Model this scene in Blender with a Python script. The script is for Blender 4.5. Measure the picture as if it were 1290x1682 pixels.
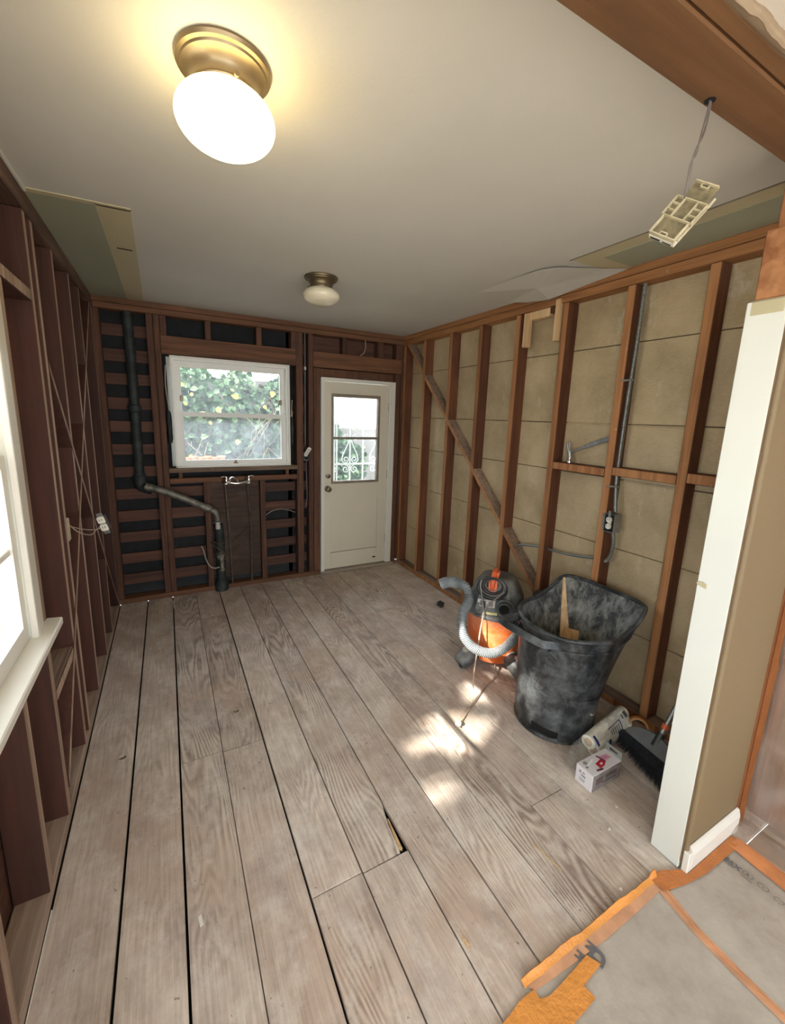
import bpy, bmesh, math, random
from mathutils import Vector, Matrix, noise
random.seed(7)
PI = math.pi
S = bpy.context.scene
for o in list(bpy.data.objects): bpy.data.objects.remove(o)
C = bpy.context.collection
# ------------------------------------------------------------------ camera
YAW, PITCH, ROLL = (math.radians(a) for a in (28.248, 10.733, 1.827))
fw = Vector((math.sin(YAW)*math.cos(PITCH), math.cos(YAW)*math.cos(PITCH), -math.sin(PITCH)))
rt = Vector((math.cos(YAW), -math.sin(YAW), 0)); up = rt.cross(fw)
rt2 = rt*math.cos(ROLL)+up*math.sin(ROLL); up2 = -rt*math.sin(ROLL)+up*math.cos(ROLL)
cd = bpy.data.cameras.new('camera'); cam = bpy.data.objects.new('camera', cd); C.objects.link(cam)
CAMP = Vector((0.431, -3.924, 1.625))
cam.matrix_world = Matrix(((rt2.x, up2.x, -fw.x, CAMP.x), (rt2.y, up2.y, -fw.y, CAMP.y), (rt2.z, up2.z, -fw.z, CAMP.z), (0, 0, 0, 1)))
cd.sensor_fit = 'VERTICAL'; cd.sensor_height = 36.0; cd.sensor_width = 36.0*1290/1682
cd.lens = 682.582/1682*36.0
cd.shift_x = 4.716/1682; cd.shift_y = -26.779/1682
cd.clip_start = 0.02; cd.clip_end = 200
S.camera = cam
# ------------------------------------------------------------------ world, sun, exposure
w = bpy.data.worlds.new('sky'); S.world = w; w.use_nodes = True
bg = w.node_tree.nodes['Background']; bg.inputs[0].default_value = (0.86, 0.94, 1.0, 1); bg.inputs[1].default_value = 7.0
sl = bpy.data.lights.new('sun', 'SUN'); sl.energy = 24; sl.angle = math.radians(0.55); sl.color = (1, 0.93, 0.82)
sun = bpy.data.objects.new('sun', sl); C.objects.link(sun)
sun.rotation_euler = Vector((1.7, 0.2, -1.15)).to_track_quat('-Z', 'Y').to_euler(); sun.location = (-6, -3, 6)
def portal(name, loc, direction, sx, sz):
    l = bpy.data.lights.new(name, 'AREA'); l.shape = 'RECTANGLE'; l.size = sx; l.size_y = sz; l.energy = 1
    o = bpy.data.objects.new(name, l); C.objects.link(o); o.location = loc
    o.rotation_euler = Vector(direction).to_track_quat('-Z', 'Z').to_euler()
    l.cycles.is_portal = True
portal('daylight_portal', (-0.16, -2.7, 1.45), (1, 0, 0), 1.0, 1.25)
portal('daylight_portal', (0.97, 0.2, 1.6), (0, -1, 0), 0.95, 0.9)
portal('daylight_portal', (2.13, 0.2, 1.4), (0, -1, 0), 0.6, 0.95)
portal('daylight_portal', (0.95, -7.1, 1.35), (0, 1, 0), 3.3, 1.9)
portal('daylight_portal', (-1.1, -5.3, 1.4), (1, 0, 0), 1.8, 1.6)
S.view_settings.view_transform = 'Standard'; S.view_settings.look = 'None'
S.view_settings.gamma = 1; S.view_settings.use_curve_mapping = False
S.view_settings.exposure = 0.0
# ------------------------------------------------------------------ materials
def lin(c):
    return tuple((v/12.92 if v <= 0.04045 else ((v+0.055)/1.055)**2.4) for v in [x/255 for x in c])
def col(c): return (*lin(c), 1)
class N:
    def __init__(s, name):
        s.m = bpy.data.materials.new(name); s.m.use_nodes = True; s.t = s.m.node_tree
        s.b = s.t.nodes['Principled BSDF']
    def n(s, kind, **kw):
        x = s.t.nodes.new(kind)
        for k, v in kw.items():
            if k[0] == 'i' and k[1:].isdigit(): s.put(x.inputs[int(k[1:])], v)
            else: setattr(x, k, v)
        return x
    def put(s, sock, v):
        if hasattr(v, 'is_output') or isinstance(v, bpy.types.NodeSocket): s.t.links.new(v, sock)
        else: sock.default_value = v
    def math(s, op, a, b=0.0):
        x = s.n('ShaderNodeMath', operation=op, i0=a, i1=b); return x.outputs[0]
    def mix(s, f, a, b, mode='MIX'):
        x = s.n('ShaderNodeMix', data_type='RGBA', blend_type=mode)
        s.put(x.inputs[0], f); s.put(x.inputs[6], a); s.put(x.inputs[7], b); return x.outputs[2]
    def noise(s, vec, scale, detail=3, rough=0.55, dist=0.0):
        x = s.n('ShaderNodeTexNoise'); s.put(x.inputs['Vector'], vec); x.inputs['Scale'].default_value = scale
        x.inputs['Detail'].default_value = detail; x.inputs['Roughness'].default_value = rough; x.inputs['Distortion'].default_value = dist
        return x.outputs[0]
    def ramp(s, f, stops):
        x = s.n('ShaderNodeValToRGB'); s.put(x.inputs[0], f); e = x.color_ramp.elements
        while len(e) < len(stops): e.new(0.5)
        for i, (p, c) in enumerate(stops):
            e[i].position = p; e[i].color = c if len(c) == 4 else (*c, 1)
        return x.outputs[0]
    def coords(s, sc=(1, 1, 1), world=False, rand=True):
        if world: v = s.n('ShaderNodeNewGeometry').outputs['Position']
        else: v = s.n('ShaderNodeTexCoord').outputs['Object']
        m = s.n('ShaderNodeVectorMath', operation='MULTIPLY', i0=v); m.inputs[1].default_value = sc
        if rand and not world:
            r = s.n('ShaderNodeObjectInfo').outputs['Random']; k = s.math('MULTIPLY', r, 37.0)
            a = s.n('ShaderNodeVectorMath', operation='ADD', i0=m.outputs[0], i1=k); return a.outputs[0]
        return m.outputs[0]
    def bump(s, h, strength=0.3, dist=0.01):
        x = s.n('ShaderNodeBump'); x.inputs['Strength'].default_value = strength; x.inputs['Distance'].default_value = dist
        s.put(x.inputs['Height'], h); s.put(s.b.inputs['Normal'], x.outputs[0])
    def rgb(s, v): s.put(s.b.inputs['Base Color'], v)
    def rough(s, v): s.put(s.b.inputs['Roughness'], v)
G0 = (0, 0, 0, 1); G1 = (1, 1, 1, 1)
def simple(name, c, rough=0.6, metal=0.0, var=0.12, scale=9, spec=None, trans=0, bump=0):
    k = N(name); base = col(c)
    f = k.noise(k.coords(), scale, 4)
    dark = tuple(v*(1-var*2) for v in base[:3])+(1,); lite = tuple(min(1, v*(1+var*1.4)) for v in base[:3])+(1,)
    k.rgb(k.ramp(f, [(0.3, dark), (0.7, lite)])); k.rough(rough); k.b.inputs['Metallic'].default_value = metal
    if bump: k.bump(k.noise(k.coords(), scale*12, 3), bump, 0.004)
    if trans: k.b.inputs['Transmission Weight'].default_value = trans
    return k.m
def wood(name, dark, lite, axis='z', streak=46, stain=None, stainamt=0.0, rough=0.75, plaster=0.0):
    k = N(name); st = {'x': (0.05, 1, 1), 'y': (1, 0.05, 1), 'z': (1, 1, 0.05)}[axis]
    v = k.coords(st); g = k.noise(v, streak, 4, 0.6, 0.6); g2 = k.noise(v, streak*0.25, 2)
    f = k.math('ADD', k.math('MULTIPLY', g, 0.6), k.math('MULTIPLY', g2, 0.4))
    r = k.n('ShaderNodeObjectInfo').outputs['Random']
    f = k.math('ADD', f, k.math('MULTIPLY', k.math('SUBTRACT', r, 0.5), 0.16))
    c = k.ramp(f, [(0.32, col(dark)), (0.66, col(lite))])
    if stain:
        b = k.noise(k.coords(world=True), 5.5, 5, 0.65); b = k.ramp(b, [(0.5, G0), (0.72, (stainamt,)*3+(1,))])
        c = k.mix(b, c, col(stain))
    if plaster:
        p = k.noise(k.coords(world=True), 26, 4, 0.7); p = k.ramp(p, [(0.66, G0), (0.74, (plaster,)*3+(1,))])
        c = k.mix(p, c, col((205, 196, 184)))
    k.rgb(c); k.rough(rough); k.bump(g, 0.25, 0.003); return k.m
def floorwood(name, dark, lite, contrast):
    k = N(name)
    base = k.noise(k.coords((1, 0.16, 1)), 5.0, 2, 0.45)         # growth rings: contour lines of a stretched noise
    xs = k.n('ShaderNodeSeparateXYZ', i0=k.coords((1, 1, 1))).outputs[0]
    ph = k.math('ADD', k.math('MULTIPLY', base, 150.0), k.math('MULTIPLY', xs, 210.0))
    ringw = k.math('MULTIPLY', k.math('ADD', k.math('SINE', ph), 1.0), 0.5)
    fine = k.noise(k.coords((1, 0.03, 1)), 150, 3, 0.6)
    rnd = k.n('ShaderNodeObjectInfo').outputs['Random']
    wpos = k.coords(world=True)
    vis = k.ramp(k.noise(wpos, 2.2, 3, 0.6), [(0.42, (0.12,)*3+(1,)), (0.62, G1)])
    wave = k.math('MULTIPLY', k.math('SUBTRACT', ringw, 0.5), k.math('MULTIPLY', vis, contrast))
    blot = k.noise(wpos, 4.2, 7, 0.7)
    f = k.math('ADD', k.math('MULTIPLY', fine, 0.40), k.math('MULTIPLY', blot, 0.60))
    f = k.math('ADD', f, wave)
    f = k.math('ADD', f, k.math('MULTIPLY', k.math('SUBTRACT', rnd, 0.5), 0.08))
    c = k.ramp(f, [(0.28, col(dark)), (0.66, col(lite))])
    br = k.ramp(k.noise(wpos, 1.7, 5, 0.65), [(0.46, G0), (0.66, (0.5,)*3+(1,))]); c = k.mix(br, c, col((184, 158, 138)), 'MIX')
    gr = k.ramp(k.noise(k.coords((1, 0.6, 1), world=True), 6.5, 6, 0.7), [(0.50, G0), (0.68, (0.5,)*3+(1,))]); c = k.mix(gr, c, col((150, 138, 134)))
    wh = k.ramp(k.noise(k.coords((1, 0.6, 1), world=True), 8, 7, 0.75), [(0.50, G0), (0.68, (0.6,)*3+(1,))]); c = k.mix(wh, c, col((226, 220, 212)))
    sp = k.ramp(k.noise(wpos, 46, 3, 0.6), [(0.68, G0), (0.73, (0.7,)*3+(1,))]); c = k.mix(sp, c, col((92, 74, 64)))
    k.rgb(c); k.rough(k.ramp(blot, [(0.3, (0.55,)*3+(1,)), (0.7, (0.82,)*3+(1,))]))
    k.bump(k.math('ADD', k.math('MULTIPLY', wave, 1.0), k.math('MULTIPLY', fine, 0.4)), 0.3, 0.004)
    return k.m
FL = [floorwood('weathered_floor_a', (146, 126, 112), (218, 206, 194), 0.10), floorwood('weathered_floor_b', (134, 116, 104), (210, 198, 186), 0.34),
      floorwood('weathered_floor_c', (150, 130, 116), (222, 211, 199), 0.18)]
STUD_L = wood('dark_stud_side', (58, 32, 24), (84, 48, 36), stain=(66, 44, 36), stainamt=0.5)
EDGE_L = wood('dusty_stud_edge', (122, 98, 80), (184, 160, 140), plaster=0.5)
STUD_R = wood('red_stud_side', (76, 40, 24), (118, 72, 44), stain=(62, 34, 22), stainamt=0.5)
EDGE_R = wood('orange_stud_edge', (130, 84, 48), (186, 132, 86), plaster=0.75)
STUD_B = wood('back_stud', (64, 38, 26), (110, 72, 50), stain=(60, 40, 32), stainamt=0.5, plaster=0.35)
PLATE_X = wood('back_plate', (76, 48, 30), (126, 84, 56), axis='x', plaster=0.3)
PLATE_Y = wood('right_plate', (116, 74, 40), (170, 118, 72), axis='y', plaster=0.3)
PLATE_YL = wood('left_plate', (74, 52, 40), (138, 108, 88), axis='y', plaster=0.3)
SOLE_D = wood('dusty_sole', (112, 88, 74), (176, 156, 140), axis='y', plaster=0.4)
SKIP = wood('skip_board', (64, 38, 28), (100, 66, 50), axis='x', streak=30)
BRACE = wood('grey_brace', (104, 82, 66), (160, 136, 116), axis='y', plaster=0.6)
LIGHTW = wood('pale_scrap', (176, 140, 96), (222, 190, 146), axis='z')
BEAMW = wood('beam_wood', (96, 66, 40), (128, 90, 56), axis='x', streak=22, stain=(92, 60, 36), stainamt=0.5)
PLY = wood('plywood_dark', (44, 30, 22), (82, 58, 44), axis='x', streak=34, stain=(96, 80, 66), stainamt=0.5)
FELT = simple('felt_paper', (22, 23, 26), 0.8, var=0.3, scale=14)
def sheathing():
    k = N('tan_building_paper'); p = k.coords(world=True)
    b = k.noise(p, 3.0, 5, 0.6); c = k.ramp(b, [(0.3, col((164, 145, 112))), (0.7, col((198, 179, 145)))])
    f = k.noise(k.coords((1, 1, 8), world=True), 40, 2); c = k.mix(0.15, c, k.ramp(f, [(0.3, G0), (0.7, G1)]), 'SOFT_LIGHT')
    s = k.ramp(k.noise(k.coords((1, 1, 0.5), world=True), 11, 5, 0.72), [(0.6, G0), (0.78, (0.75,)*3+(1,))]); c = k.mix(s, c, col((214, 206, 188)))
    k.rgb(c); k.rough(0.7); k.bump(b, 0.3, 0.01); return k.m
TAN = sheathing()
def plaster_paint(name, c, s=240, strength=0.12, rough=0.6):
    k = N(name); p = k.coords(world=True); b = k.noise(p, 2.0, 4); a = col(c)
    k.rgb(k.ramp(b, [(0.3, tuple(v*0.93 for v in a[:3])+(1,)), (0.7, a)])); k.rough(rough)
    k.bump(k.noise(p, s*0.35, 3), strength, 0.003); return k.m
CEIL = plaster_paint('ceiling_paint', (206, 203, 195)); CEILH = plaster_paint('hall_ceiling_paint', (222, 214, 202), 300, 0.3)
GREEN = plaster_paint('greenboard', (158, 160, 138), 80, 0.05); CREAM = plaster_paint('joint_compound', (192, 182, 148), 160, 0.4)
WHITEP = plaster_paint('white_drywall', (226, 228, 220), 160, 0.05, 0.5); BEIGE = plaster_paint('beige_wall_paint', (126, 107, 78), 300, 0.35)
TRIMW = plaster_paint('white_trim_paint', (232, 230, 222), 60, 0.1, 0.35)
def oldpaint():
    k = N('old_white_paint'); p = k.coords(world=True)
    b = k.ramp(k.noise(p, 24, 5, 0.7), [(0.64, G0), (0.72, (0.7,)*3+(1,))])
    k.rgb(k.mix(b, col((222, 219, 208)), col((150, 130, 108)))); k.rough(0.4); return k.m
OLDP = oldpaint()
DOORP = plaster_paint('door_paint', (218, 210, 190), 60, 0.04, 0.42)
SASHM = simple('window_screen_frame', (150, 138, 122), 0.45, 0.3)
CHROME = simple('chrome', (225, 226, 228), 0.13, 1.0, 0.03); STEEL = simple('galvanised_steel', (168, 170, 168), 0.45, 0.85, 0.12)
BRASS = simple('aged_brass', (146, 130, 104), 0.4, 0.8, 0.1); BRONZE = simple('dull_bronze', (120, 106, 84), 0.42, 0.8, 0.1)
IRON = simple('cast_iron', (52, 58, 56), 0.65, 0.3, 0.3, 14); RUST = simple('galvanised_pipe', (128, 124, 114), 0.55, 0.6, 0.3, 20)
COPPER = simple('old_copper', (92, 80, 66), 0.55, 0.4, 0.25, 20)
FLEX = simple('flex_conduit', (150, 154, 150), 0.4, 0.7, 0.1)
DARK = simple('dark_void', (14, 12, 12), 0.9); BLACKC = simple('black_cord', (34, 34, 36), 0.5); CREAMC = simple('cream_cord', (186, 168, 146), 0.55)
WPLAST = simple('white_plastic', (226, 222, 208), 0.4, var=0.04); YPLAST = simple('yellowed_plastic', (198, 188, 158), 0.5, var=0.12, scale=30)
def dusty(name, base, dust, amt, sc=8, rough=0.5, streak=(1, 1, 1)):
    k = N(name); p = k.coords(streak, rand=False)
    a = k.ramp(k.noise(p, sc, 6, 0.7, 0.25), [(0.42, G0), (0.72, (amt,)*3+(1,))]); c = k.mix(a, col(base), col(dust))
    s = k.ramp(k.noise(p, sc*6, 4, 0.75), [(0.62, G0), (0.72, (amt,)*3+(1,))]); c = k.mix(s, c, col(dust))
    k.rgb(c); k.rough(rough); return k.m
BINM = dusty('dusty_black_rubber', (34, 37, 40), (148, 154, 158), 0.42, 11, 0.36)
BIND = dusty('scuffed_bin_inside', (54, 56, 58), (206, 208, 204), 0.6, 16, 0.55, (1, 1, 0.5))
VACO = dusty('orange_plastic', (214, 100, 38), (232, 190, 160), 0.5, 5, 0.38); VACG = dusty('grey_vacuum_plastic', (70, 74, 76), (168, 168, 164), 0.6, 7, 0.45)
HOSE = dusty('grey_hose', (116, 122, 126), (186, 192, 194), 0.6, 6, 0.45)
REDO = simple('orange_handle', (226, 104, 60), 0.4, var=0.1)
def glass(name, haze):
    k = N(name); t = k.t; tr = t.nodes.new('ShaderNodeBsdfTransparent'); gl = t.nodes.new('ShaderNodeBsdfGlossy'); df = t.nodes.new('ShaderNodeBsdfTranslucent')
    gl.inputs['Roughness'].default_value = 0.05; df.inputs[0].default_value = (0.85, 0.9, 0.95, 1)
    lw = t.nodes.new('ShaderNodeLayerWeight'); lw.inputs[0].default_value = 0.15
    m1 = t.nodes.new('ShaderNodeMixShader'); m2 = t.nodes.new('ShaderNodeMixShader'); m1.inputs[0].default_value = haze
    h = k.ramp(k.noise(k.coords(world=True), 12, 4), [(0.3, (haze*0.6,)*3+(1,)), (0.7, (haze*1.4,)*3+(1,))]); k.put(m1.inputs[0], h)
    k.put(m1.inputs[1], tr.outputs[0]); k.put(m1.inputs[2], df.outputs[0])
    f = k.math('MULTIPLY', lw.outputs['Fresnel'], 0.6); k.put(m2.inputs[0], f); k.put(m2.inputs[1], m1.outputs[0]); k.put(m2.inputs[2], gl.outputs[0])
    k.put(t.nodes['Material Output'].inputs[0], m2.outputs[0]); return k.m
GLASS = glass('dusty_glass', 0.12); GLASSC = glass('clear_glass', 0.05)
def leafmat(name, cols):
    k = N(name); t = k.t
    at = k.n('ShaderNodeAttribute', attribute_name='tint'); c = k.ramp(at.outputs['Fac'], [(i/(len(cols)-1), col(x)) for i, x in enumerate(cols)])
    df = k.n('ShaderNodeBsdfDiffuse', i0=c); tl = k.n('ShaderNodeBsdfTranslucent', i0=c)
    m = k.n('ShaderNodeMixShader'); m.inputs[0].default_value = 0.35; k.put(m.inputs[1], df.outputs[0]); k.put(m.inputs[2], tl.outputs[0])
    k.put(t.nodes['Material Output'].inputs[0], m.outputs[0]); return k.m
IVY = leafmat('ivy_leaf', [(40, 52, 44), (58, 76, 58), (80, 104, 78), (112, 134, 104), (158, 156, 86)])
TREE = leafmat('tree_leaf', [(40, 60, 30), (90, 120, 60)])
def glow(name, c, strength):
    k = N(name); k.b.inputs['Base Color'].default_value = col((250, 240, 215)); k.b.inputs['Roughness'].default_value = 0.25
    k.b.inputs['Emission Color'].default_value = (*c, 1); k.b.inputs['Emission Strength'].default_value = strength; return k.m
GLOBE_ON = glow('lit_opal_glass', (1.0, 0.76, 0.34), 12.0)
GLOBE_OFF = simple('opal_glass', (222, 214, 190), 0.16, var=0.02); GLOBE_OFF.node_tree.nodes['Principled BSDF'].inputs['Subsurface Weight'].default_value = 0.0
def paperm():
    k = N('grey_floor_paper'); p = k.coords(world=True)
    c = k.ramp(k.noise(p, 5, 6, 0.7), [(0.3, col((158, 148, 138))), (0.7, col((190, 184, 174)))])
    s = k.ramp(k.noise(p, 90, 2), [(0.74, G0), (0.78, (0.5,)*3+(1,))]); c = k.mix(s, c, col((90, 80, 74)))
    k.rgb(c); k.rough(0.8); k.bump(k.noise(p, 14, 4), 0.25, 0.01); return k.m
PAPER = paperm()
TAPE = simple('orange_tape', (216, 146, 72), 0.42, var=0.08, scale=6, bump=1.0); TAPEP = simple('faded_orange_tape', (206, 158, 124), 0.6, var=0.12, scale=14)
TAPED = simple('deep_orange_tape', (186, 116, 62), 0.45, var=0.12, scale=8, bump=1.0); TAPEC = simple('tape_core', (196, 174, 146), 0.7)
INK = simple('grey_ink', (104, 104, 106), 0.8, var=0.02); INKR = simple('red_ink', (176, 34, 48), 0.5, var=0.05); INKP = simple('pink_ink', (216, 170, 186), 0.5, var=0.05); INKN = simple('navy_ink', (34, 52, 110), 0.5, var=0.05)
BOXW = simple('glossy_white_card', (222, 218, 222), 0.35, var=0.04); BOXD = simple('grey_card', (140, 132, 130), 0.5, var=0.2, scale=30)
BRIS = simple('black_bristle', (38, 40, 44), 0.6, var=0.3, scale=60); BHEAD = simple('grey_broom_cap', (104, 106, 108), 0.5, var=0.15)
TERRA = simple('terracotta', (196, 112, 70), 0.8); SIDING = simple('white_siding', (236, 236, 232), 0.6, var=0.02)
GROUND = simple('garden_ground', (120, 118, 96), 0.9, var=0.2, scale=2); STEM = simple('bare_stem', (120, 106, 92), 0.9, var=0.2)
GATEW = simple('white_iron', (232, 236, 236), 0.4, var=0.03); FENCE = simple('grey_fence_board', (110, 106, 102), 0.8, var=0.1)
def plasticm():
    k = N('dusty_plastic_film'); t = k.t
    tr = k.n('ShaderNodeBsdfTransparent'); df = k.n('ShaderNodeBsdfDiffuse', i0=col((214, 200, 188))); gl = k.n('ShaderNodeBsdfGlossy'); gl.inputs['Roughness'].default_value = 0.22
    m1 = k.n('ShaderNodeMixShader'); f = k.ramp(k.noise(k.coords(world=True), 7, 5), [(0.3, (0.14,)*3+(1,)), (0.7, (0.42,)*3+(1,))]); k.put(m1.inputs[0], f)
    k.put(m1.inputs[1], tr.outputs[0]); k.put(m1.inputs[2], df.outputs[0]); m2 = k.n('ShaderNodeMixShader'); m2.inputs[0].default_value = 0.22
    k.put(m2.inputs[1], m1.outputs[0]); k.put(m2.inputs[2], gl.outputs[0]); k.put(t.nodes['Material Output'].inputs[0], m2.outputs[0]); return k.m
FILM = plasticm()
# ------------------------------------------------------------------ helpers
def finish(o, m, parent, kind, label, cat, group):
    if m is not None and not o.data.materials:
        for mm in (m if isinstance(m, (list, tuple)) else [m]): o.data.materials.append(mm)
    if parent is not None:
        o.parent = parent
        if parent.parent is None: o.matrix_parent_inverse = Matrix.Translation(parent.location).inverted()
        else: o.matrix_parent_inverse = Matrix.Translation(Vector(parent.location)).inverted()
    if kind: o['kind'] = kind
    if label: o['label'] = label
    if cat: o['category'] = cat
    if group: o['group'] = group
    return o
def obj(name, bm, m, parent=None, smooth=False, kind=None, label=None, cat=None, group=None):
    me = bpy.data.meshes.new(name); bmesh.ops.recalc_face_normals(bm, faces=bm.faces); bm.to_mesh(me); bm.free()
    if smooth:
        for p in me.polygons: p.use_smooth = True
        try: me.set_sharp_from_angle(angle=math.radians(42))
        except Exception: pass
    o = bpy.data.objects.new(name, me); C.objects.link(o)
    return finish(o, m, parent, kind, label, cat, group)
def thing(name, loc, label=None, cat=None, group=None, kind=None):
    o = bpy.data.objects.new(name, None); C.objects.link(o); o.location = loc; o.empty_display_size = 0.05
    return finish(o, None, None, kind, label, cat, group)
def addbox(bm, x0, x1, y0, y1, z0, z1, mi=0, M=None):
    vs = [Vector((x, y, z)) for x in (x0, x1) for y in (y0, y1) for z in (z0, z1)]
    if M is not None: vs = [M @ v for v in vs]
    v = [bm.verts.new(p) for p in vs]
    for f in ((0, 1, 3, 2), (4, 6, 7, 5), (0, 4, 5, 1), (2, 3, 7, 6), (0, 2, 6, 4), (1, 5, 7, 3)):
        fc = bm.faces.new([v[i] for i in f]); fc.material_index = mi
    return v
_cache = {}
def block(name, x0, x1, y0, y1, z0, z1, m, parent=None, edge=None, bev=0.0025, rot=None, **kw):
    """box as its own object, mesh shared between equal sizes. edge=(axis, sign, material): worn face"""
    dx, dy, dz = x1-x0, y1-y0, z1-z0
    key = (round(dx, 3), round(dy, 3), round(dz, 3), m.name, str(edge[:2])+edge[2].name if edge else '', bev)
    me = _cache.get(key)
    if me is None:
        bm = bmesh.new(); addbox(bm, -dx/2, dx/2, -dy/2, dy/2, -dz/2, dz/2)
        bmesh.ops.recalc_face_normals(bm, faces=bm.faces)
        if edge:
            ax = 'xyz'.index(edge[0])
            for f in bm.faces:
                if f.normal[ax]*edge[1] > 0.9: f.material_index = 1
        b = min(bev, dx*0.3, dy*0.3, dz*0.3)
        if b > 0: bmesh.ops.bevel(bm, geom=bm.edges[:], offset=b, segments=1, affect='EDGES')
        me = bpy.data.meshes.new(name); bm.to_mesh(me); bm.free(); me.materials.append(m)
        if edge: me.materials.append(edge[2])
        _cache[key] = me
    o = bpy.data.objects.new(name, me); C.objects.link(o); o.location = ((x0+x1)/2, (y0+y1)/2, (z0+z1)/2)
    if rot: o.rotation_euler = rot
    return finish(o, None, parent, **{**dict(kind=None, label=None, cat=None, group=None), **kw})
def smoothpath(pts, n=8):
    P = [Vector(p) for p in pts]
    if len(P) < 3: return P
    out = []
    for i in range(len(P)-1):
        p0 = P[max(i-1, 0)]; p1 = P[i]; p2 = P[i+1]; p3 = P[min(i+2, len(P)-1)]
        for k in range(n):
            t = k/n; out.append(0.5*((2*p1)+(p2-p0)*t+(2*p0-5*p1+4*p2-p3)*t*t+(3*p1-p0-3*p2+p3)*t**3))
    out.append(P[-1]); return out
def addtube(bm, pts, r, seg=8, n=8, smooth=True, caps=True, ribs=None):
    P = smoothpath(pts, n) if smooth else [Vector(p) for p in pts]
    if ribs:
        L = [0]
        for a, b in zip(P, P[1:]): L.append(L[-1]+(b-a).length)
        cnt = int(L[-1]/ribs*4); Q = []
        j = 0
        for i in range(cnt+1):
            s = L[-1]*i/cnt
            while j < len(L)-2 and L[j+1] < s: j += 1
            Q.append(P[j].lerp(P[j+1], (s-L[j])/max(L[j+1]-L[j], 1e-9)))
        P = Q
    rings = []; nrm = None
    for i, p in enumerate(P):
        d = (P[min(i+1, len(P)-1)]-P[max(i-1, 0)]).normalized()
        if nrm is None:
            nrm = d.cross(Vector((0, 0, 1)));
            if nrm.length < 0.05: nrm = d.cross(Vector((1, 0, 0)))
        nrm = (nrm-d*nrm.dot(d)).normalized(); b = d.cross(nrm)
        rr = r(i/(len(P)-1)) if callable(r) else r
        if ribs: rr *= (1.0, 1.0, 0.80, 0.80)[i % 4]
        rings.append([bm.verts.new(p+(nrm*math.cos(2*PI*k/seg)+b*math.sin(2*PI*k/seg))*rr) for k in range(seg)])
    for a, b in zip(rings, rings[1:]):
        for k in range(seg): bm.faces.new((a[k], a[(k+1) % seg], b[(k+1) % seg], b[k]))
    if caps:
        bm.faces.new(rings[0][::-1]); bm.faces.new(rings[-1])
def tube(name, pts, r, m, parent=None, seg=8, n=8, ribs=None, smooth=True, **kw):
    bm = bmesh.new(); addtube(bm, pts, r, seg, n, smooth, True, ribs); return obj(name, bm, m, parent, True, **kw)
def addlathe(bm, prof, c, seg=28, M=None, close=False):
    rings = []
    for (r, z) in prof:
        ring = []
        for k in range(seg):
            a = 2*PI*k/seg; p = Vector((r*math.cos(a), r*math.sin(a), z))
            if M is not None: p = M @ p
            ring.append(bm.verts.new(p+Vector(c)))
        rings.append(ring)
    for a, b in zip(rings, rings[1:]):
        for k in range(seg): bm.faces.new((a[k], a[(k+1) % seg], b[(k+1) % seg], b[k]))
    if close: 
        a, b = rings[-1], rings[0]
        for k in range(seg): bm.faces.new((a[k], a[(k+1) % seg], b[(k+1) % seg], b[k]))
    else:
        if prof[0][0] > 1e-5: bm.faces.new(rings[0][::-1])
        if prof[-1][0] > 1e-5: bm.faces.new(rings[-1])
    bmesh.ops.remove_doubles(bm, verts=[v for ring in rings for v in ring], dist=1e-6)
def lathe(name, prof, c, m, parent=None, seg=28, M=None, close=False, **kw):
    bm = bmesh.new(); addlathe(bm, prof, c, seg, M, close); return obj(name, bm, m, parent, True, **kw)
def prism(name, poly, axis, a0, a1, m, parent=None, bev=0.0, mats=None, **kw):
    """poly in the two other axes, extruded along axis between a0 and a1"""
    bm = bmesh.new()
    def P(u, v, a): return {'x': (a, u, v), 'y': (u, a, v), 'z': (u, v, a)}[axis]
    A = [bm.verts.new(P(u, v, a0)) for u, v in poly]; B = [bm.verts.new(P(u, v, a1)) for u, v in poly]
    bm.faces.new(A); bm.faces.new(B[::-1])
    for i in range(len(poly)): j = (i+1) % len(poly); bm.faces.new((A[i], B[i], B[j], A[j]))
    if bev: bmesh.ops.bevel(bm, geom=bm.edges[:], offset=bev, segments=1, affect='EDGES')
    return obj(name, bm, m, parent, **kw)
def align(d):  # matrix turning +z to d
    return Vector(d).normalized().to_track_quat('Z', 'Y').to_matrix()
# ================================================================== STRUCTURE
W = 2.652; H = 2.44
# ---- floor
floor = thing('floor', (1.3, -1.6, 0), kind='structure')
cuts = {0: [0.0, -3.40], 1: [0.0, -3.40], 2: [0.0, -2.012, -3.40], 3: [0.0, -0.53, -2.02, -3.40], 4: [0.0, -2.817, -3.40], 5: [0.0, -2.822, -3.40],
        6: [0.0, -3.40], 7: [0.0, -3.40], 8: [0.0, -3.40], 9: [0.0, -2.9, -3.40], 10: [0.0, -1.0, -3.40], 11: [0, -3.40], 12: [0, -2.2, -3.40], 13: [0, -3.40]}
seams = [0.004, 0.203, 0.393, 0.58, 0.772, 0.963, 1.153, 1.344, 1.532, 1.722, 1.912, 2.10, 2.29, 2.48, 2.70]
gaps = [0.004, 0.009, 0.008, 0.003, 0.008, 0.005, 0.006, 0.006, 0.004, 0.003, 0.003, 0.003, 0.003, 0.003, 0.003]
holes = [(0.678, -1.75, 0.014), (0.153, -1.848, 0.016)]
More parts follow.
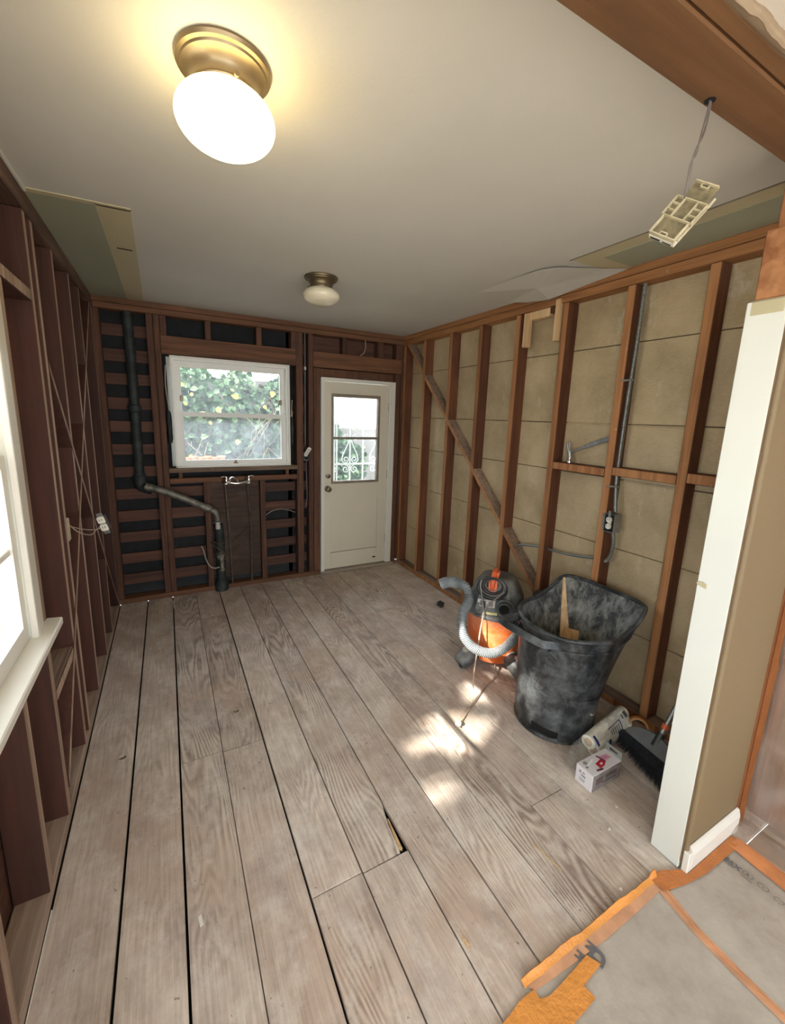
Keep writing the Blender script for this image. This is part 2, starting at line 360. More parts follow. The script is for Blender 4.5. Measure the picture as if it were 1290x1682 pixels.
for i in range(14):
    x0 = seams[i]+gaps[i]/2; x1 = seams[i+1]-gaps[i+1]/2; ys = cuts[i]
    for a, b in zip(ys, ys[1:]):
        ya, yb = (a-0.0015 if a < 0 else 0.09), (b+0.0015)
        hs = [h for h in holes if x0 < h[0] < x1 and yb < h[1] < ya]
        m = FL[(i*5+int(abs(a)*3)) % 3]
        if i in (1,) : m = FL[0]
        if i == 4 and a < -2: m = FL[1]
        if i == 3 and abs(a+0.53) < .1: m = FL[1]
        if hs:     # board with a bored hole
            hx, hy, hr = hs[0]; hx -= (x0+x1)/2; hy -= (ya+yb)/2; dx, dy = (x1-x0)/2, (ya-yb)/2
            bm = bmesh.new(); n = 24; ring = []
            for z in (0, -0.022):
                ring.append([bm.verts.new((hx+hr*math.cos(2*PI*k/n), hy+hr*0.9*math.sin(2*PI*k/n), z)) for k in range(n)])
            s = 0.03; sq = []
            for k in range(n):
                ang = 2*PI*k/n; t = s/max(abs(math.cos(ang)), abs(math.sin(ang))); sq.append(bm.verts.new((hx+t*math.cos(ang), hy+t*math.sin(ang), 0)))
            for k in range(n):
                j = (k+1) % n; bm.faces.new((ring[0][k], sq[k], sq[j], ring[0][j])); bm.faces.new((ring[0][k], ring[0][j], ring[1][j], ring[1][k]))
            def q(a0, a1, b0, b1): bm.faces.new([bm.verts.new(p) for p in ((a0, b0, 0), (a1, b0, 0), (a1, b1, 0), (a0, b1, 0))])
            q(-dx, hx-s, -dy, dy); q(hx+s, dx, -dy, dy); q(hx-s, hx+s, -dy, hy-s); q(hx-s, hx+s, hy+s, dy)
            for (p, r2) in (((-dx, -dy), (dx, -dy)), ((dx, -dy), (dx, dy)), ((dx, dy), (-dx, dy)), ((-dx, dy), (-dx, -dy))):
                bm.faces.new([bm.verts.new(v) for v in ((*p, 0), (*r2, 0), (*r2, -0.022), (*p, -0.022))])
            me = bpy.data.meshes.new('floor_board'); bm.to_mesh(me); bm.free(); me.materials.append(m)
            o = bpy.data.objects.new('floor_board', me); C.objects.link(o); o.location = ((x0+x1)/2, (ya+yb)/2, 0)
            finish(o, None, floor, None, None, None, None)
        elif i == 5 and a == 0.0:      # board with the split corner
            X0, X1 = x0, x1
            prism('floor_board', [(X0, ya), (X1, ya), (X1, -2.60), (X1-0.020, -2.70), (X1-0.030, -2.818), (X0, yb)], 'z', -0.022, 0, m, floor)
        else:
            block('floor_board', x0, x1, yb, ya, -0.022, random.uniform(-0.0008, 0.0006), m, floor, bev=0.0012)
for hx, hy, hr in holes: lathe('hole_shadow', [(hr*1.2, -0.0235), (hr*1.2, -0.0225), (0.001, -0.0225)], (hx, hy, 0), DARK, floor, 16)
prism('floor_splinter', [(1.137, -2.68), (1.141, -2.68), (1.134, -2.81), (1.122, -2.80)], 'z', -0.012, 0.004, LIGHTW, floor)
block('subfloor', -0.1, 2.75, -3.35, 0.1, -0.06, -0.045, DARK, floor)
block('hall_subfloor', -1.1, 3.6, -7.0, -3.402, -0.06, -0.012, simple('hall_subfloor_board', (150, 120, 90)), floor)
block('sliver', 0.0025, 0.0055, -2.80, -2.47, -0.004, 0.0035, TRIMW, floor, bev=0, label='thin pale strip painted as daylight showing along the floor edge')  # white strip stands in for daylight coming through the edge gap
# ---- right wall
wr = thing('wall_right', (W, -1.6, 0), kind='structure')
seamz = [0.0, 0.44, 0.90, 1.31, 1.625, 2.07, 2.44]
for z0, z1 in zip(seamz, seamz[1:]):
    block('sheathing_panel', W+0.092, W+0.108, -3.25, 0.09, z0+0.002, z1-0.002, TAN, wr, bev=0.003)
block('sheathing_backing', W+0.11, W+0.13, -3.3, 0.1, -0.05, 2.5, DARK, wr)
er = ('x', -1, EDGE_R)
for y in (-0.385, -0.80, -1.19, -1.59, -1.985, -2.402, -2.79, -3.16):
    block('stud', W, W+0.09, y-0.046, y, 0.045, 2.35, STUD_R, wr, edge=er)
block('stud', W+0.004, W+0.09, -0.05, -0.003, 0.045, 2.35, STUD_R, wr, edge=er)
block('top_plate', W-0.004, W+0.09, -3.24, 0.09, 2.352, 2.397, PLATE_Y, wr)
block('top_plate', W-0.010, W+0.088, -3.24, 0.09, 2.399, 2.439, PLATE_Y, wr)
block('sole_plate', W+0.002, W+0.09, -3.24, 0.0, 0.0, 0.045, SOLE_D, wr, edge=('x', -1, EDGE_R))
block('blocking', W, W+0.09, -2.402, -2.031, 1.325, 1.372, STUD_R, wr, edge=er)
block('blocking', W, W+0.09, -2.79, -2.448, 1.338, 1.385, STUD_R, wr, edge=er)
block('blocking', W, W+0.09, -3.16, -2.836, 1.352, 1.402, STUD_R, wr, edge=er)
def brace(pa, pb, x0, x1, m, parent, t=0.056, edge=None, sg_=1, **kw):
    (ya, za), (yb, zb) = pa, pb
    o = prism('diagonal_brace', [(ya, za-t/2), (yb, zb-t/2), (yb, zb+t/2), (ya, za+t/2)], 'x', x0, x1, m, parent, 0.002, **kw)
    if edge:
        o.data.materials.append(edge)
        for p in o.data.polygons:
            if p.normal.x*sg_ > 0.9: p.material_index = 1
    return o
brace((-0.055, 2.385), (-1.588, 0.852), W-0.003, W+0.086, BRACE, wr, 0.044, edge=EDGE_R, sg_=-1)
brace((-1.638, 0.80), (-1.983, 0.45), W-0.003, W+0.086, BRACE, wr, 0.048, edge=EDGE_R, sg_=-1)
lb = dict(label='pale newer scrap of wood')
block('scrap_block', W-0.012, W+0.03, -1.715, -1.675, 2.125, 2.345, LIGHTW, wr, **lb)
block('scrap_block', W-0.016, W+0.03, -1.975, -1.94, 2.13, 2.38, LIGHTW, wr, **lb)
block('scrap_block', W+0.012, W+0.06, -1.87, -1.70, 2.30, 2.352, LIGHTW, wr, **lb)
block('scrap_block', W+0.012, W+0.05, -1.94, -1.875, 2.315, 2.35, STUD_R, wr)
for z, y0, y1 in ((1.623, -2.38, -2.04), (1.62, -2.75, -2.46), (1.308, -2.76, -2.46)):   # torn paper lip hanging at the joints
    bm = bmesh.new(); n = 26; A = []; B = []
    for i in range(n+1):
        y = y0+(y1-y0)*i/n; A.append(bm.verts.new((W+0.0905, y, z+0.004))); B.append(bm.verts.new((W+0.084, y, z-0.004-0.014*abs(noise.noise(Vector((y*30, z, 0)))))))
    for i in range(n): bm.faces.new((A[i], A[i+1], B[i+1], B[i]))
    obj('torn_paper_lip', bm, TAN, wr)
block('exterior_wall', W+0.135, W+0.155, -3.5, 0.165, -0.3, 2.6, SIDING, wr, bev=0)
# ---- back wall
wb = thing('wall_back', (1.3, 0, 0), kind='structure')
def bstud(x0, x1, z0=0.045, z1=2.355, y0=0.0, m=STUD_B, name='stud', **kw): return block(name, x0, x1, y0, 0.088, z0, z1, m, wb, **kw)
bstud(-0.06, -0.013); bstud(-0.010, 0.036); bstud(0.338, 0.384); bstud(0.387, 0.430)
bstud(1.52, 1.583, y0=0.002); bstud(1.636, 1.682); bstud(1.69, 1.752, 0, 2.062, 0.012); bstud(2.566, 2.63, 0.0, 2.062, 0.006); bstud(2.634, W+0.088, z1=2.355, y0=0.0)
bstud(0.69, 0.736, z1=1.008, name='cripple_stud'); bstud(1.17, 1.216, z1=1.008, name='cripple_stud')
for x in (0.432, 0.76, 1.171, 1.475): bstud(x, x+0.045, 2.206, 2.354, name='cripple_stud')
for x in (1.975, 2.35, 2.565): bstud(x, x+0.045 if x < 2.3 else x+0.07, 2.206, 2.354, name='cripple_stud')
block('window_header', 0.432, 1.518, -0.004, 0.085, 2.063, 2.205, PLATE_X, wb)
block('door_header', 1.684, 2.632, -0.002, 0.085, 2.065, 2.205, PLATE_X, wb)
block('top_plate', -0.06, 2.74, -0.006, 0.088, 2.356, 2.398, PLATE_X, wb); block('top_plate', -0.06, 2.74, -0.012, 0.086, 2.40, 2.439, PLATE_X, wb)
block('sole_plate', -0.06, 0.77, -0.002, 0.088, 0.0, 0.044, PLATE_X, wb); block('sole_plate', 0.84, 1.752, -0.002, 0.088, 0, 0.044, PLATE_X, wb)
block('rough_sill', 0.432, 1.518, -0.002, 0.085, 1.01, 1.054, PLATE_X, wb)
for x in (0.50, 1.41): block('sill_cripple', x, x+0.03, 0.0, 0.08, 1.056, 1.11, STUD_B, wb)
for k in range(13):
    z1 = 2.268-0.1855*k; z0 = z1-random.uniform(0.086, 0.096)
    spans = [(-0.05, 0.432), (1.52, 1.752)]
    if z1 < 1.06: spans = [(-0.05, 0.735), (1.21, 1.752)]
    for a, b in spans: block('sheathing_board', a, b, 0.092, 0.11, max(z0, 0.0), z1, SKIP, wb, bev=0.003)
for (a, b, c, d) in ((-0.06, 0.46, 0, 2.44), (0.46, 1.5, 0, 1.10), (0.46, 1.5, 2.06, 2.44), (1.46, 1.77, 0, 2.44), (1.77, 2.56, 1.99, 2.44), (2.545, 2.76, 0, 2.44)):
    block('felt_paper', a, b, 0.128, 0.135, c, d, FELT, wb, bev=0)
block('sheathing_board', 1.685, 2.74, 0.09, 0.108, 2.07, 2.355, SKIP, wb)
block('plywood_patch', 0.737, 1.168, 0.05, 0.062, 0.10, 1.005, PLY, wb, label='dark plywood patch behind the water pipes')
block('exterior_wall', -0.2, 0.50, 0.14, 0.16, -0.3, 2.6, SIDING, wb, bev=0); block('exterior_wall', 0.50, 1.44, 0.14, 0.16, -0.3, 1.15, SIDING, wb, bev=0)
block('exterior_wall', 1.44, 1.80, 0.14, 0.16, -0.3, 2.6, SIDING, wb, bev=0); block('exterior_wall', 2.51, 2.9, 0.14, 0.16, -0.3, 2.6, SIDING, wb, bev=0); block('exterior_wall', 0.50, 2.51, 0.14, 0.16, 2.035, 2.6, SIDING, wb, bev=0)
# ---- window in the back wall
def ring(name, x0, x1, z0, z1, t, y0, y1, m, parent, tb=None, tt=None, **kw):
    tb = tb or t; tt = tt or t; bm = bmesh.new()
    addbox(bm, x0, x0+t, y0, y1, z0, z1); addbox(bm, x1-t, x1, y0, y1, z0, z1)
    addbox(bm, x0+t, x1-t, y0, y1, z0, z0+tb); addbox(bm, x0+t, x1-t, y0, y1, z1-tt, z1)
    return obj(name, bm, m, parent, **kw)
win = thing('window_2', (0.97, 0.0, 1.15), kind='structure')
ring('outer_frame', 0.485, 1.455, 1.145, 2.058, 0.014, -0.012, 0.13, OLDP, win, label='weathered frame edge with flaking paint')
ring('frame_stop', 0.499, 1.441, 1.155, 2.044, 0.018, 0.0, 0.125, TRIMW, win)
us = ring('upper_sash', 0.515, 1.425, 1.575, 2.03, 0.045, 0.055, 0.085, TRIMW, win, 0.034, 0.052)
ls = ring('lower_sash', 0.512, 1.428, 1.158, 1.613, 0.05, 0.016, 0.05, TRIMW, win, 0.046, 0.036)
block('pane', 0.557, 1.383, 0.068, 0.071, 1.607, 1.98, GLASSC, us, bev=0); block('pane', 0.56, 1.38, 0.031, 0.034, 1.202, 1.579, GLASS, ls, bev=0)
for x, m in ((0.553, BRONZE), (1.372, BRONZE)):
    block('sash_latch', x-0.006, x+0.018, 0.03, 0.056, 1.70, 1.745, m, us)
block('sash_lift', 0.945, 0.985, 0.0, 0.018, 1.172, 1.18, BRONZE, ls); block('sash_lift', 0.957, 0.973, 0.0, 0.018, 1.18, 1.2, BRONZE, ls)
block('window_sill', 0.425, 1.512, -0.045, 0.12, 1.108, 1.146, wood('old_sill_wood', (104, 84, 66), (156, 136, 112), 'x', plaster=0.8), win, bev=0.006)
block('inner_sill_edge', 0.49, 1.455, -0.03, 0.0, 1.147, 1.158, TRIMW, win)
for xs, zt, zw in ((0.458, 1.98, 1.62), (1.49, 1.75, 1.60)):
    t = thing('sash_weight', (xs, 0.05, zw-0.25), 'iron sash weight on a cord in the pocket %s the back window' % ('left of' if xs < 1 else 'right of'), 'sash weight')
    tube('sash_cord', [(xs-0.004, 0.03, zt), (xs-0.012, 0.032, zt-0.15), (xs-0.002, 0.04, zw+0.05), (xs, 0.045, zw)], 0.004, CREAMC, t)
    lathe('iron_weight', [(0.004, 0), (0.014, -0.02), (0.017, -0.05), (0.017, -0.24), (0.01, -0.27)], (xs, 0.05, zw), IRON, t, 12)
# ---- door
dr = thing('door_1', (2.15, 0.0, 0.0), kind='structure')
bm = bmesh.new(); addbox(bm, 1.757, 1.792, -0.01, 0.13, 0, 1.977); addbox(bm, 2.515, 2.565, -0.01, 0.13, 0, 1.977); addbox(bm, 1.792, 2.515, -0.01, 0.13, 1.947, 1.977)
obj('door_frame', bm, OLDP, dr)
block('door_stop', 2.502, 2.516, -0.004, 0.02, 0.03, 1.945, TRIMW, dr); block('gap_board', 1.755, 2.565, 0.05, 0.09, 1.98, 2.06, STUD_B, dr)
block('threshold', 1.76, 2.60, -0.03, 0.13, 0.0, 0.03, wood('threshold_wood', (110, 98, 84), (160, 148, 130), 'x'), dr, bev=0.006)
leaf = None
bm = bmesh.new(); Y0, Y1 = 0.012, 0.05
addbox(bm, 1.795, 1.868, Y0, Y1, 0.04, 1.942); addbox(bm, 2.398, 2.50, Y0, Y1, 0.04, 1.942); addbox(bm, 1.868, 2.398, Y0, Y1, 1.83, 1.942)
addbox(bm, 1.868, 2.398, Y0, Y1, 0.765, 0.94); addbox(bm, 1.868, 2.398, Y0, Y1, 0.04, 0.072)
leaf = obj('door_leaf', bm, DOORP, dr)
block('door_panel', 1.868, 2.398, Y0+0.007, Y1, 0.215, 0.765, DOORP, leaf, bev=0.003)
prism('kick_panel', [(1.868, 0.072), (2.385, 0.072), (2.398, 0.09), (2.398, 0.19), (2.386, 0.212), (1.868, 0.212)], 'y', Y0-0.004, Y1, DOORP, leaf, 0.002)
block('door_stopper_slot', 2.35, 2.385, Y0-0.006, Y0, 0.098, 0.112, DARK, leaf, bev=0)
ring('glazing_frame', 1.868, 2.40, 0.94, 1.832, 0.022, Y0-0.006, Y1, SASHM, leaf, 0.026, 0.03); block('glazing_bar', 1.89, 2.378, Y0-0.004, Y1-0.01, 1.388, 1.413, SASHM, leaf)
block('pane', 1.89, 2.378, 0.033, 0.036, 1.413, 1.802, GLASSC, leaf, bev=0); block('pane', 1.89, 2.378, 0.033, 0.036, 0.966, 1.388, GLASSC, leaf, bev=0)
MY = Matrix.Rotation(PI/2, 3, 'X')
lathe('deadbolt', [(0.028, 0), (0.028, 0.008), (0.02, 0.02), (0.001, 0.022)], (1.834, Y0, 1.022), CHROME, leaf, 20, MY)
kn = lathe('door_knob', [(0.03, 0), (0.03, 0.006), (0.012, 0.01), (0.012, 0.03), (0.024, 0.036), (0.029, 0.05), (0.024, 0.064), (0.001, 0.068)], (1.828, Y0, 0.893), BRONZE, leaf, 20, MY)
for z in (1.73, 1.02, 0.3): block('hinge', 2.498, 2.506, Y0-0.006, Y0+0.004, z-0.045, z+0.045, STEEL, dr)
# ---- left wall
wl = thing('wall_left', (0, -1.6, 0), kind='structure')
el = ('x', 1, EDGE_L)
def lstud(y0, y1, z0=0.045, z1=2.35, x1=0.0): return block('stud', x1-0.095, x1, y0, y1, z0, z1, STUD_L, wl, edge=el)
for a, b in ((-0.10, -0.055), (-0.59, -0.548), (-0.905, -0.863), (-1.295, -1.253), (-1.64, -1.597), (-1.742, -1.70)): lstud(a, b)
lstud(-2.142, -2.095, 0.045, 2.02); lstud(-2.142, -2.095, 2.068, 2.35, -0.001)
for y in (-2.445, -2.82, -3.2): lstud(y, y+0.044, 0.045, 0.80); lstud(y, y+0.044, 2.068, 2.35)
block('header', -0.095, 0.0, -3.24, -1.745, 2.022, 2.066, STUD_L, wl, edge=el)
block('rough_sill', -0.095, -0.01, -3.24, -2.145, 0.78, 0.815, STUD_L, wl, edge=el)
block('blocking', -0.095, 0.0, -2.093, -1.744, 0.515, 0.56, STUD_L, wl, edge=el)
block('blocking_dust', -0.092, -0.004, -2.09, -1.747, 0.56, 0.563, SOLE_D, wl, bev=0, label='grey dust lying on the block')
block('top_plate', -0.095, 0.004, -3.24, 0.0, 2.352, 2.397, PLATE_YL, wl); block('top_plate', -0.095, 0.0, -3.24, 0.0, 2.399, 2.439, PLATE_YL, wl)
block('sole_plate', -0.095, 0.0, -3.34, 0.0, 0.0, 0.045, SOLE_D, wl, bev=0.004)
brace((-1.60, 1.80), (-0.07, 0.02), -0.09, 0.0025, STUD_L, wl, 0.05, edge=EDGE_L); brace((-0.16, 2.355), (-2.09, 0.15), -0.088, 0.003, STUD_L, wl, 0.05, edge=EDGE_L)
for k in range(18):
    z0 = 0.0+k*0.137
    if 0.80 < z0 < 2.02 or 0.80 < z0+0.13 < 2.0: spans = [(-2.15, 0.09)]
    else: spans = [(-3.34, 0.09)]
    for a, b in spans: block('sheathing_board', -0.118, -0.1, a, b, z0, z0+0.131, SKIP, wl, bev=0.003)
block('exterior_wall', -0.15, -0.125, -2.17, 0.15, -0.3, 2.6, SIDING, wl, bev=0); block('exterior_wall', -0.15, -0.125, -3.4, -2.17, -0.3, 0.8, SIDING, wl, bev=0); block('exterior_wall', -0.15, -0.125, -3.4, -2.17, 2.06, 2.6, SIDING, wl, bev=0)
# window 1 (left wall)
w1 = thing('window_1', (0.0, -2.7, 0.85), kind='structure')
bm = bmesh.new()
for a, b in ((-2.232, -2.15), (-3.24, -3.19)): addbox(bm, -0.12, 0.004, a, b, 0.83, 2.02)
addbox(bm, -0.12, 0.004, -3.19, -2.232, 1.975, 2.02); obj('window_frame', bm, OLDP, w1)
block('window_stop', -0.008, 0.012, -2.252, -2.226, 0.86, 1.975, TRIMW, w1)
prism('window_stool', [(-0.10, -2.15), (0.0, -2.15), (0.0, -2.095), (0.05, -2.105), (0.052, -3.22), (-0.10, -3.22)], 'z', 0.835, 0.862, TRIMW, w1, 0.004)
def xring(name, y0, y1, z0, z1, t, x0, x1, parent):
    bm = bmesh.new(); addbox(bm, x0, x1, y0, y0+t, z0, z1); addbox(bm, x0, x1, y1-t, y1, z0, z1); addbox(bm, x0, x1, y0+t, y1-t, z0, z0+t*1.2); addbox(bm, x0, x1, y0+t, y1-t, z1-t*0.8, z1)
    return obj(name, bm, TRIMW, parent)
s1 = xring('lower_sash', -3.19, -2.245, 0.864, 1.47, 0.045, -0.05, -0.014, w1); s2 = xring('upper_sash', -3.19, -2.245, 1.43, 1.975, 0.045, -0.09, -0.055, w1)
block('muntin', -0.046, -0.02, -3.15, -2.29, 1.165, 1.185, TRIMW, s1); block('pane', -0.034, -0.031, -3.15, -2.285, 0.915, 1.44, GLASSC, s1, bev=0); block('pane', -0.074, -0.071, -3.15, -2.285, 1.48, 1.94, GLASSC, s2, bev=0)
# ---- ceiling
ce = thing('ceiling', (1.3, -1.6, H), kind='structure')
block('drywall', -0.16, 2.79, -3.26, 0.17, H, H+0.02, CEIL, ce, bev=0)
block('patch', 0.0, 0.228, -1.69, -0.01, H-0.002, H+0.001, GREEN, ce, bev=0.0005, label='pale green drywall patch')
prism('joint_strip', [(0.228, -1.69), (0.352, -1.70), (0.345, -0.9), (0.335, -0.01), (0.228, -0.01)], 'z', H-0.0035, H, CREAM, ce, label='cream strip of joint compound')
prism('joint_strip', [(0.0, -1.70), (0.355, -1.715), (0.355, -1.69), (0.0, -1.665)], 'z', H-0.0035, H, CREAM, ce)
block('strip_tear', 0.262, 0.33, -1.19, -1.182, H-0.006, H-0.003, DARK, ce, bev=0)
block('patch', 2.31, 2.64, -3.25, -2.31, H-0.002, H+0.001, CREAM, ce, bev=0.0005, label='cream joint compound border')
block('patch', 2.40, 2.63, -3.25, -2.42, H-0.004, H-0.001, GREEN, ce, bev=0.0005, label='pale green drywall patch')
for v in ((2.315, -2.30, 2.318, -3.25), ):
    block('patch_crack', v[0]-0.012, v[2]-0.008, v[3], v[1], H-0.003, H-0.0005, simple('crack_shadow', (120, 112, 98)), ce, bev=0)
bm = bmesh.new()    # torn drywall paper sagging beside the right wall
P = [(2.27, -1.60, H-0.001), (2.27, -1.95, H-0.003), (2.262, -2.14, H-0.01), (2.30, -2.22, H-0.012), (2.56, -2.34, H-0.004), (2.645, -2.40, H-0.006), (2.63, -2.15, H-0.03), (2.62, -1.90, H-0.055), (2.62, -1.72, H-0.035), (2.60, -1.55, H-0.003)]
V = [bm.verts.new(p) for p in P]; c0 = bm.verts.new((2.45, -1.95, H-0.028))
for i in range(len(V)): bm.faces.new((V[i], V[(i+1) % len(V)], c0))
obj('sagging_flap', bm, CEIL, ce, label='torn ceiling paper hanging loose')
block('torn_edge', 0.0, 0.012, -3.2, -1.69, H-0.014, H, CEIL, ce)
# beam and hall ceiling
block('beam', -1.2, 3.2, -3.365, -3.25, 2.375, 2.50, BEAMW, ce, bev=0.004, label='brown timber beam across the opening')
block('beam', -1.2, 3.2, -3.402, -3.368, 2.377, 2.50, BEAMW, ce, bev=0.004)
bm = bmesh.new(); n = 140; A = []; B = []; D = []    # torn plaster edge
for i in range(n+1):
    x = -0.2+3.2*i/n; j = noise.noise(Vector((x*9, 3, 0)))*0.009+noise.noise(Vector((x*60, 1, 0)))*0.010+random.uniform(-0.003, 0.003)
    A.append(bm.verts.new((x, -3.400+j*0.5, 2.378+j*0.3))); B.append(bm.verts.new((x, -3.416+j, 2.372+abs(j)*0.5))); D.append(bm.verts.new((x, -3.43+j*0.4, 2.392)))
for i in range(n): bm.faces.new((A[i], A[i+1], B[i+1], B[i])); bm.faces.new((B[i], B[i+1], D[i+1], D[i]))
obj('torn_plaster_edge', bm, wood('frayed_lath', (84, 60, 42), (170, 150, 124), 'x', 60), ce)
block('hall_drywall', -1.1, 3.6, -7.0, -3.41, 2.385, 2.41, CEILH, ce, bev=0)
# ---- partition (stub wall) at the right of the opening
wf = thing('wall_front', (2.3, -3.29, 0), kind='structure')
block('end_face', 2.02, 2.04, -3.332, -3.232, 0.004, 2.0, WHITEP, wf, bev=0.002, label='bare white end face of the stub wall')
bm = bmesh.new(); addbox(bm, 2.04, 2.40, -3.345, -3.240, 0.0, 1.995); bmesh.ops.bevel(bm, geom=bm.edges[:], offset=0.004, segments=2, affect='EDGES'); obj('drywall', bm, BEIGE, wf)
lathe('corner_bead', [(0.012, 0.03), (0.012, 2.0)], (2.038, -3.338, 0), BEIGE, wf, 14)
bm = bmesh.new(); n = 120; A = []; B = []
for i in range(n+1):
    z = 0.04+1.94*i/n; A.append(bm.verts.new((2.022, -3.333, z))); B.append(bm.verts.new((2.019, -3.338-0.004*noise.noise(Vector((z*16, 0, 0)))-0.003*noise.noise(Vector((z*60, 0, 5))), z)))
for i in range(n): bm.faces.new((A[i], A[i+1], B[i+1], B[i]))
obj('chipped_edge', bm, simple('chipped_plaster', (150, 122, 98), 0.9), wf)
block('crown_filler', 2.019, 2.10, -3.33, -3.24, 1.955, 2.003, CREAM, wf, bev=0.006)
prism('paint_chip_or_light', [(-3.249, 1.105), (-3.232, 1.10), (-3.236, 1.092), (-3.262, 1.085), (-3.262, 1.10)], 'x', 2.014, 2.021, CREAM, wf)
HD = wood('header_wood', (134, 84, 48), (186, 132, 88), 'x', 30)
block('header', 2.03, 2.66, -3.335, -3.243, 2.004, 2.20, HD, wf, bev=0.004); block('post', 2.045, 2.135, -3.335, -3.262, 2.202, 2.375, wood('post_wood', (120, 74, 44), (170, 116, 74)), wf)
prism('baseboard', [(-3.346, 0.0), (-3.362, 0.0), (-3.362, 0.075), (-3.356, 0.10), (-3.350, 0.104), (-3.346, 0.105)], 'x', 2.045, 2.40, TRIMW, wf, 0.001)
prism('baseboard', [(2.022, -3.362), (2.045, -3.362), (2.045, -3.34), (2.022, -3.34)], 'z', 0.0, 0.09, TRIMW, wf, 0.003)
# ---- hall behind the camera: unseen openings, added to let fill daylight in
wh = thing('wall_rear', (1.2, -7.0, 0), kind='structure')
HP = plaster_paint('hall_wall_paint', (196, 178, 148))
for a, b, c, d in ((-1.2, -0.7, 0, 2.55), (2.6, 3.6, 0, 2.55), (-0.7, 2.6, 0, 0.4), (-0.7, 2.6, 2.3, 2.55)): block('wall_section', a, b, -7.06, -7.0, c, d, HP, wh, bev=0)
whl = thing('wall_side', (-1.1, -5, 0), kind='structure')
for a, b, c, d in ((-7.0, -6.2, 0, 2.55), (-4.4, -3.36, 0, 2.55), (-6.2, -4.4, 0, 0.6), (-6.2, -4.4, 2.2, 2.55)): block('wall_section', -1.16, -1.1, a, b, c, d, HP, whl, bev=0)
block('wall_section', -1.16, -0.118, -3.40, -3.30, 0, 2.55, HP, whl, bev=0)
wrs = thing('wall_hall_right', (2.62, -5, 0), kind='structure')
CAB = wood('brown_panelling', (128, 88, 64), (170, 126, 98)); block('wall_section', 2.56, 2.62, -7.0, -3.34, 0, 2.40, CAB, wrs, bev=0)
block('wall_section', 2.405, 2.62, -3.325, -3.26, 0, 2.0, CAB, wf, bev=0); block('door_casing', 2.402, 2.47, -3.352, -3.30, 0.0, 2.1, wood('casing_wood', (150, 96, 60), (190, 136, 96)), wf)
# ================================================================== OBJECTS
# ---- ceiling lights
def fixture(cx, cy, r, base_m, globe_m, label, zg, gr, gh):
    t = thing('ceiling_light', (cx, cy, H), label, 'ceiling light', None)
    k = r/0.105
    prof = [(0.001, H), (0.105*k, H-0.0005), (0.107*k, H-0.006), (0.104*k, H-0.013), (0.096*k, H-0.015), (0.094*k, H-0.020), (0.084*k, H-0.024), (0.074*k, H-0.036), (0.070*k, H-0.054), (0.073*k, H-0.060), (0.071*k, H-0.066), (0.001, H-0.066)]
    lathe('base', prof, (cx, cy, 0), base_m, t, 48)
    for a in (40, 160, 280):
        a = math.radians(a); lathe('thumb_screw', [(0.003, 0), (0.003, 0.012), (0.006, 0.013), (0.006, 0.018), (0.001, 0.019)], (cx+0.066*k*math.cos(a), cy+0.066*k*math.sin(a), H-0.06), base_m, t, 10, align((math.cos(a), math.sin(a), 0)))
    P = [(0.062*k, H-0.055)]
    for i in range(0, 19):
        th = math.radians(58-148*i/18); P.append((max(gr*math.cos(th), 0.0005), zg+gh*math.sin(th)))
    lathe('glass_globe', P, (cx, cy, 0), globe_m, t, 48); return t
fixture(0.606, -2.69, 0.108, BRASS, GLOBE_ON, 'lit flush ceiling light with glowing oval glass globe and brass base', 2.323, 0.116, 0.068)
fixture(1.313, -1.32, 0.100, BRONZE, GLOBE_OFF, 'unlit flush ceiling light with cream glass globe and dark bronze base', 2.333, 0.112, 0.054)
# ---- plastic back plate hanging from the beam
ax = Vector((1.391, -0.376, -1.458)); Rm = Matrix.Rotation(ax.length, 3, ax.normalized()); ctr = Vector((1.579, -3.257, 2.145))
X0 = Rm.transposed() @ (CAMP-ctr); sg = 1 if X0.z > 0 else -1      # side of the plate that shows its ribs
T = Matrix.Translation(ctr) @ Rm.to_4x4()
ch = thing('chime_back_plate', ctr, 'ribbed yellowed plastic back plate dangling on a grey wire from the beam', 'chime')
bm = bmesh.new(); a2, b2, dp = 0.040, 0.070, 0.011
def pb(bm, x0, x1, y0, y1, z0, z1):
    zz = sorted((z0*sg, z1*sg)); addbox(bm, x0, x1, y0, y1, zz[0], zz[1], 0, T)
pb(bm, -a2+0.006, a2-0.004, -b2, -0.024, -dp, -dp+0.003); pb(bm, -a2+0.012, a2-0.010, 0.026, b2, -dp, -dp+0.003); pb(bm, -a2, a2, -0.024, 0.026, -dp, -dp+0.003)
o_ = obj('plate', bm, simple('recess_shade_plastic', (128, 118, 92), 0.6, var=0.2, scale=60), ch)  # plate darker than the ribs: cavity shade put into its colour
bm = bmesh.new()
pb(bm, -a2+0.006, a2-0.004, -b2, -b2+0.003, -dp-0.008, 0.001); pb(bm, -a2+0.006, -a2+0.009, -b2, -0.024, -dp, 0.0); pb(bm, a2-0.007, a2-0.004, -b2, -0.024, -dp, 0.0)
pb(bm, -a2+0.012, a2-0.010, b2-0.003, b2, -dp, 0.0)
for x in (-0.010, 0.008): pb(bm, x, x+0.002, -b2, -b2+0.012, -dp, -0.002); pb(bm, x, x+0.002, b2-0.012, b2, -dp, -0.002)
pb(bm, -0.010, 0.008, -b2+0.010, -b2+0.012, -dp, -0.002); pb(bm, -0.010, 0.008, b2-0.012, b2-0.010, -dp, -0.002)
for y in (-0.024, 0.024): pb(bm, -a2, a2, y, y+0.002, -dp, 0.001)
for x in (-a2, -a2+0.022, a2-0.024, a2-0.002): pb(bm, x, x+0.002, -0.024, 0.026, -dp, 0.001)
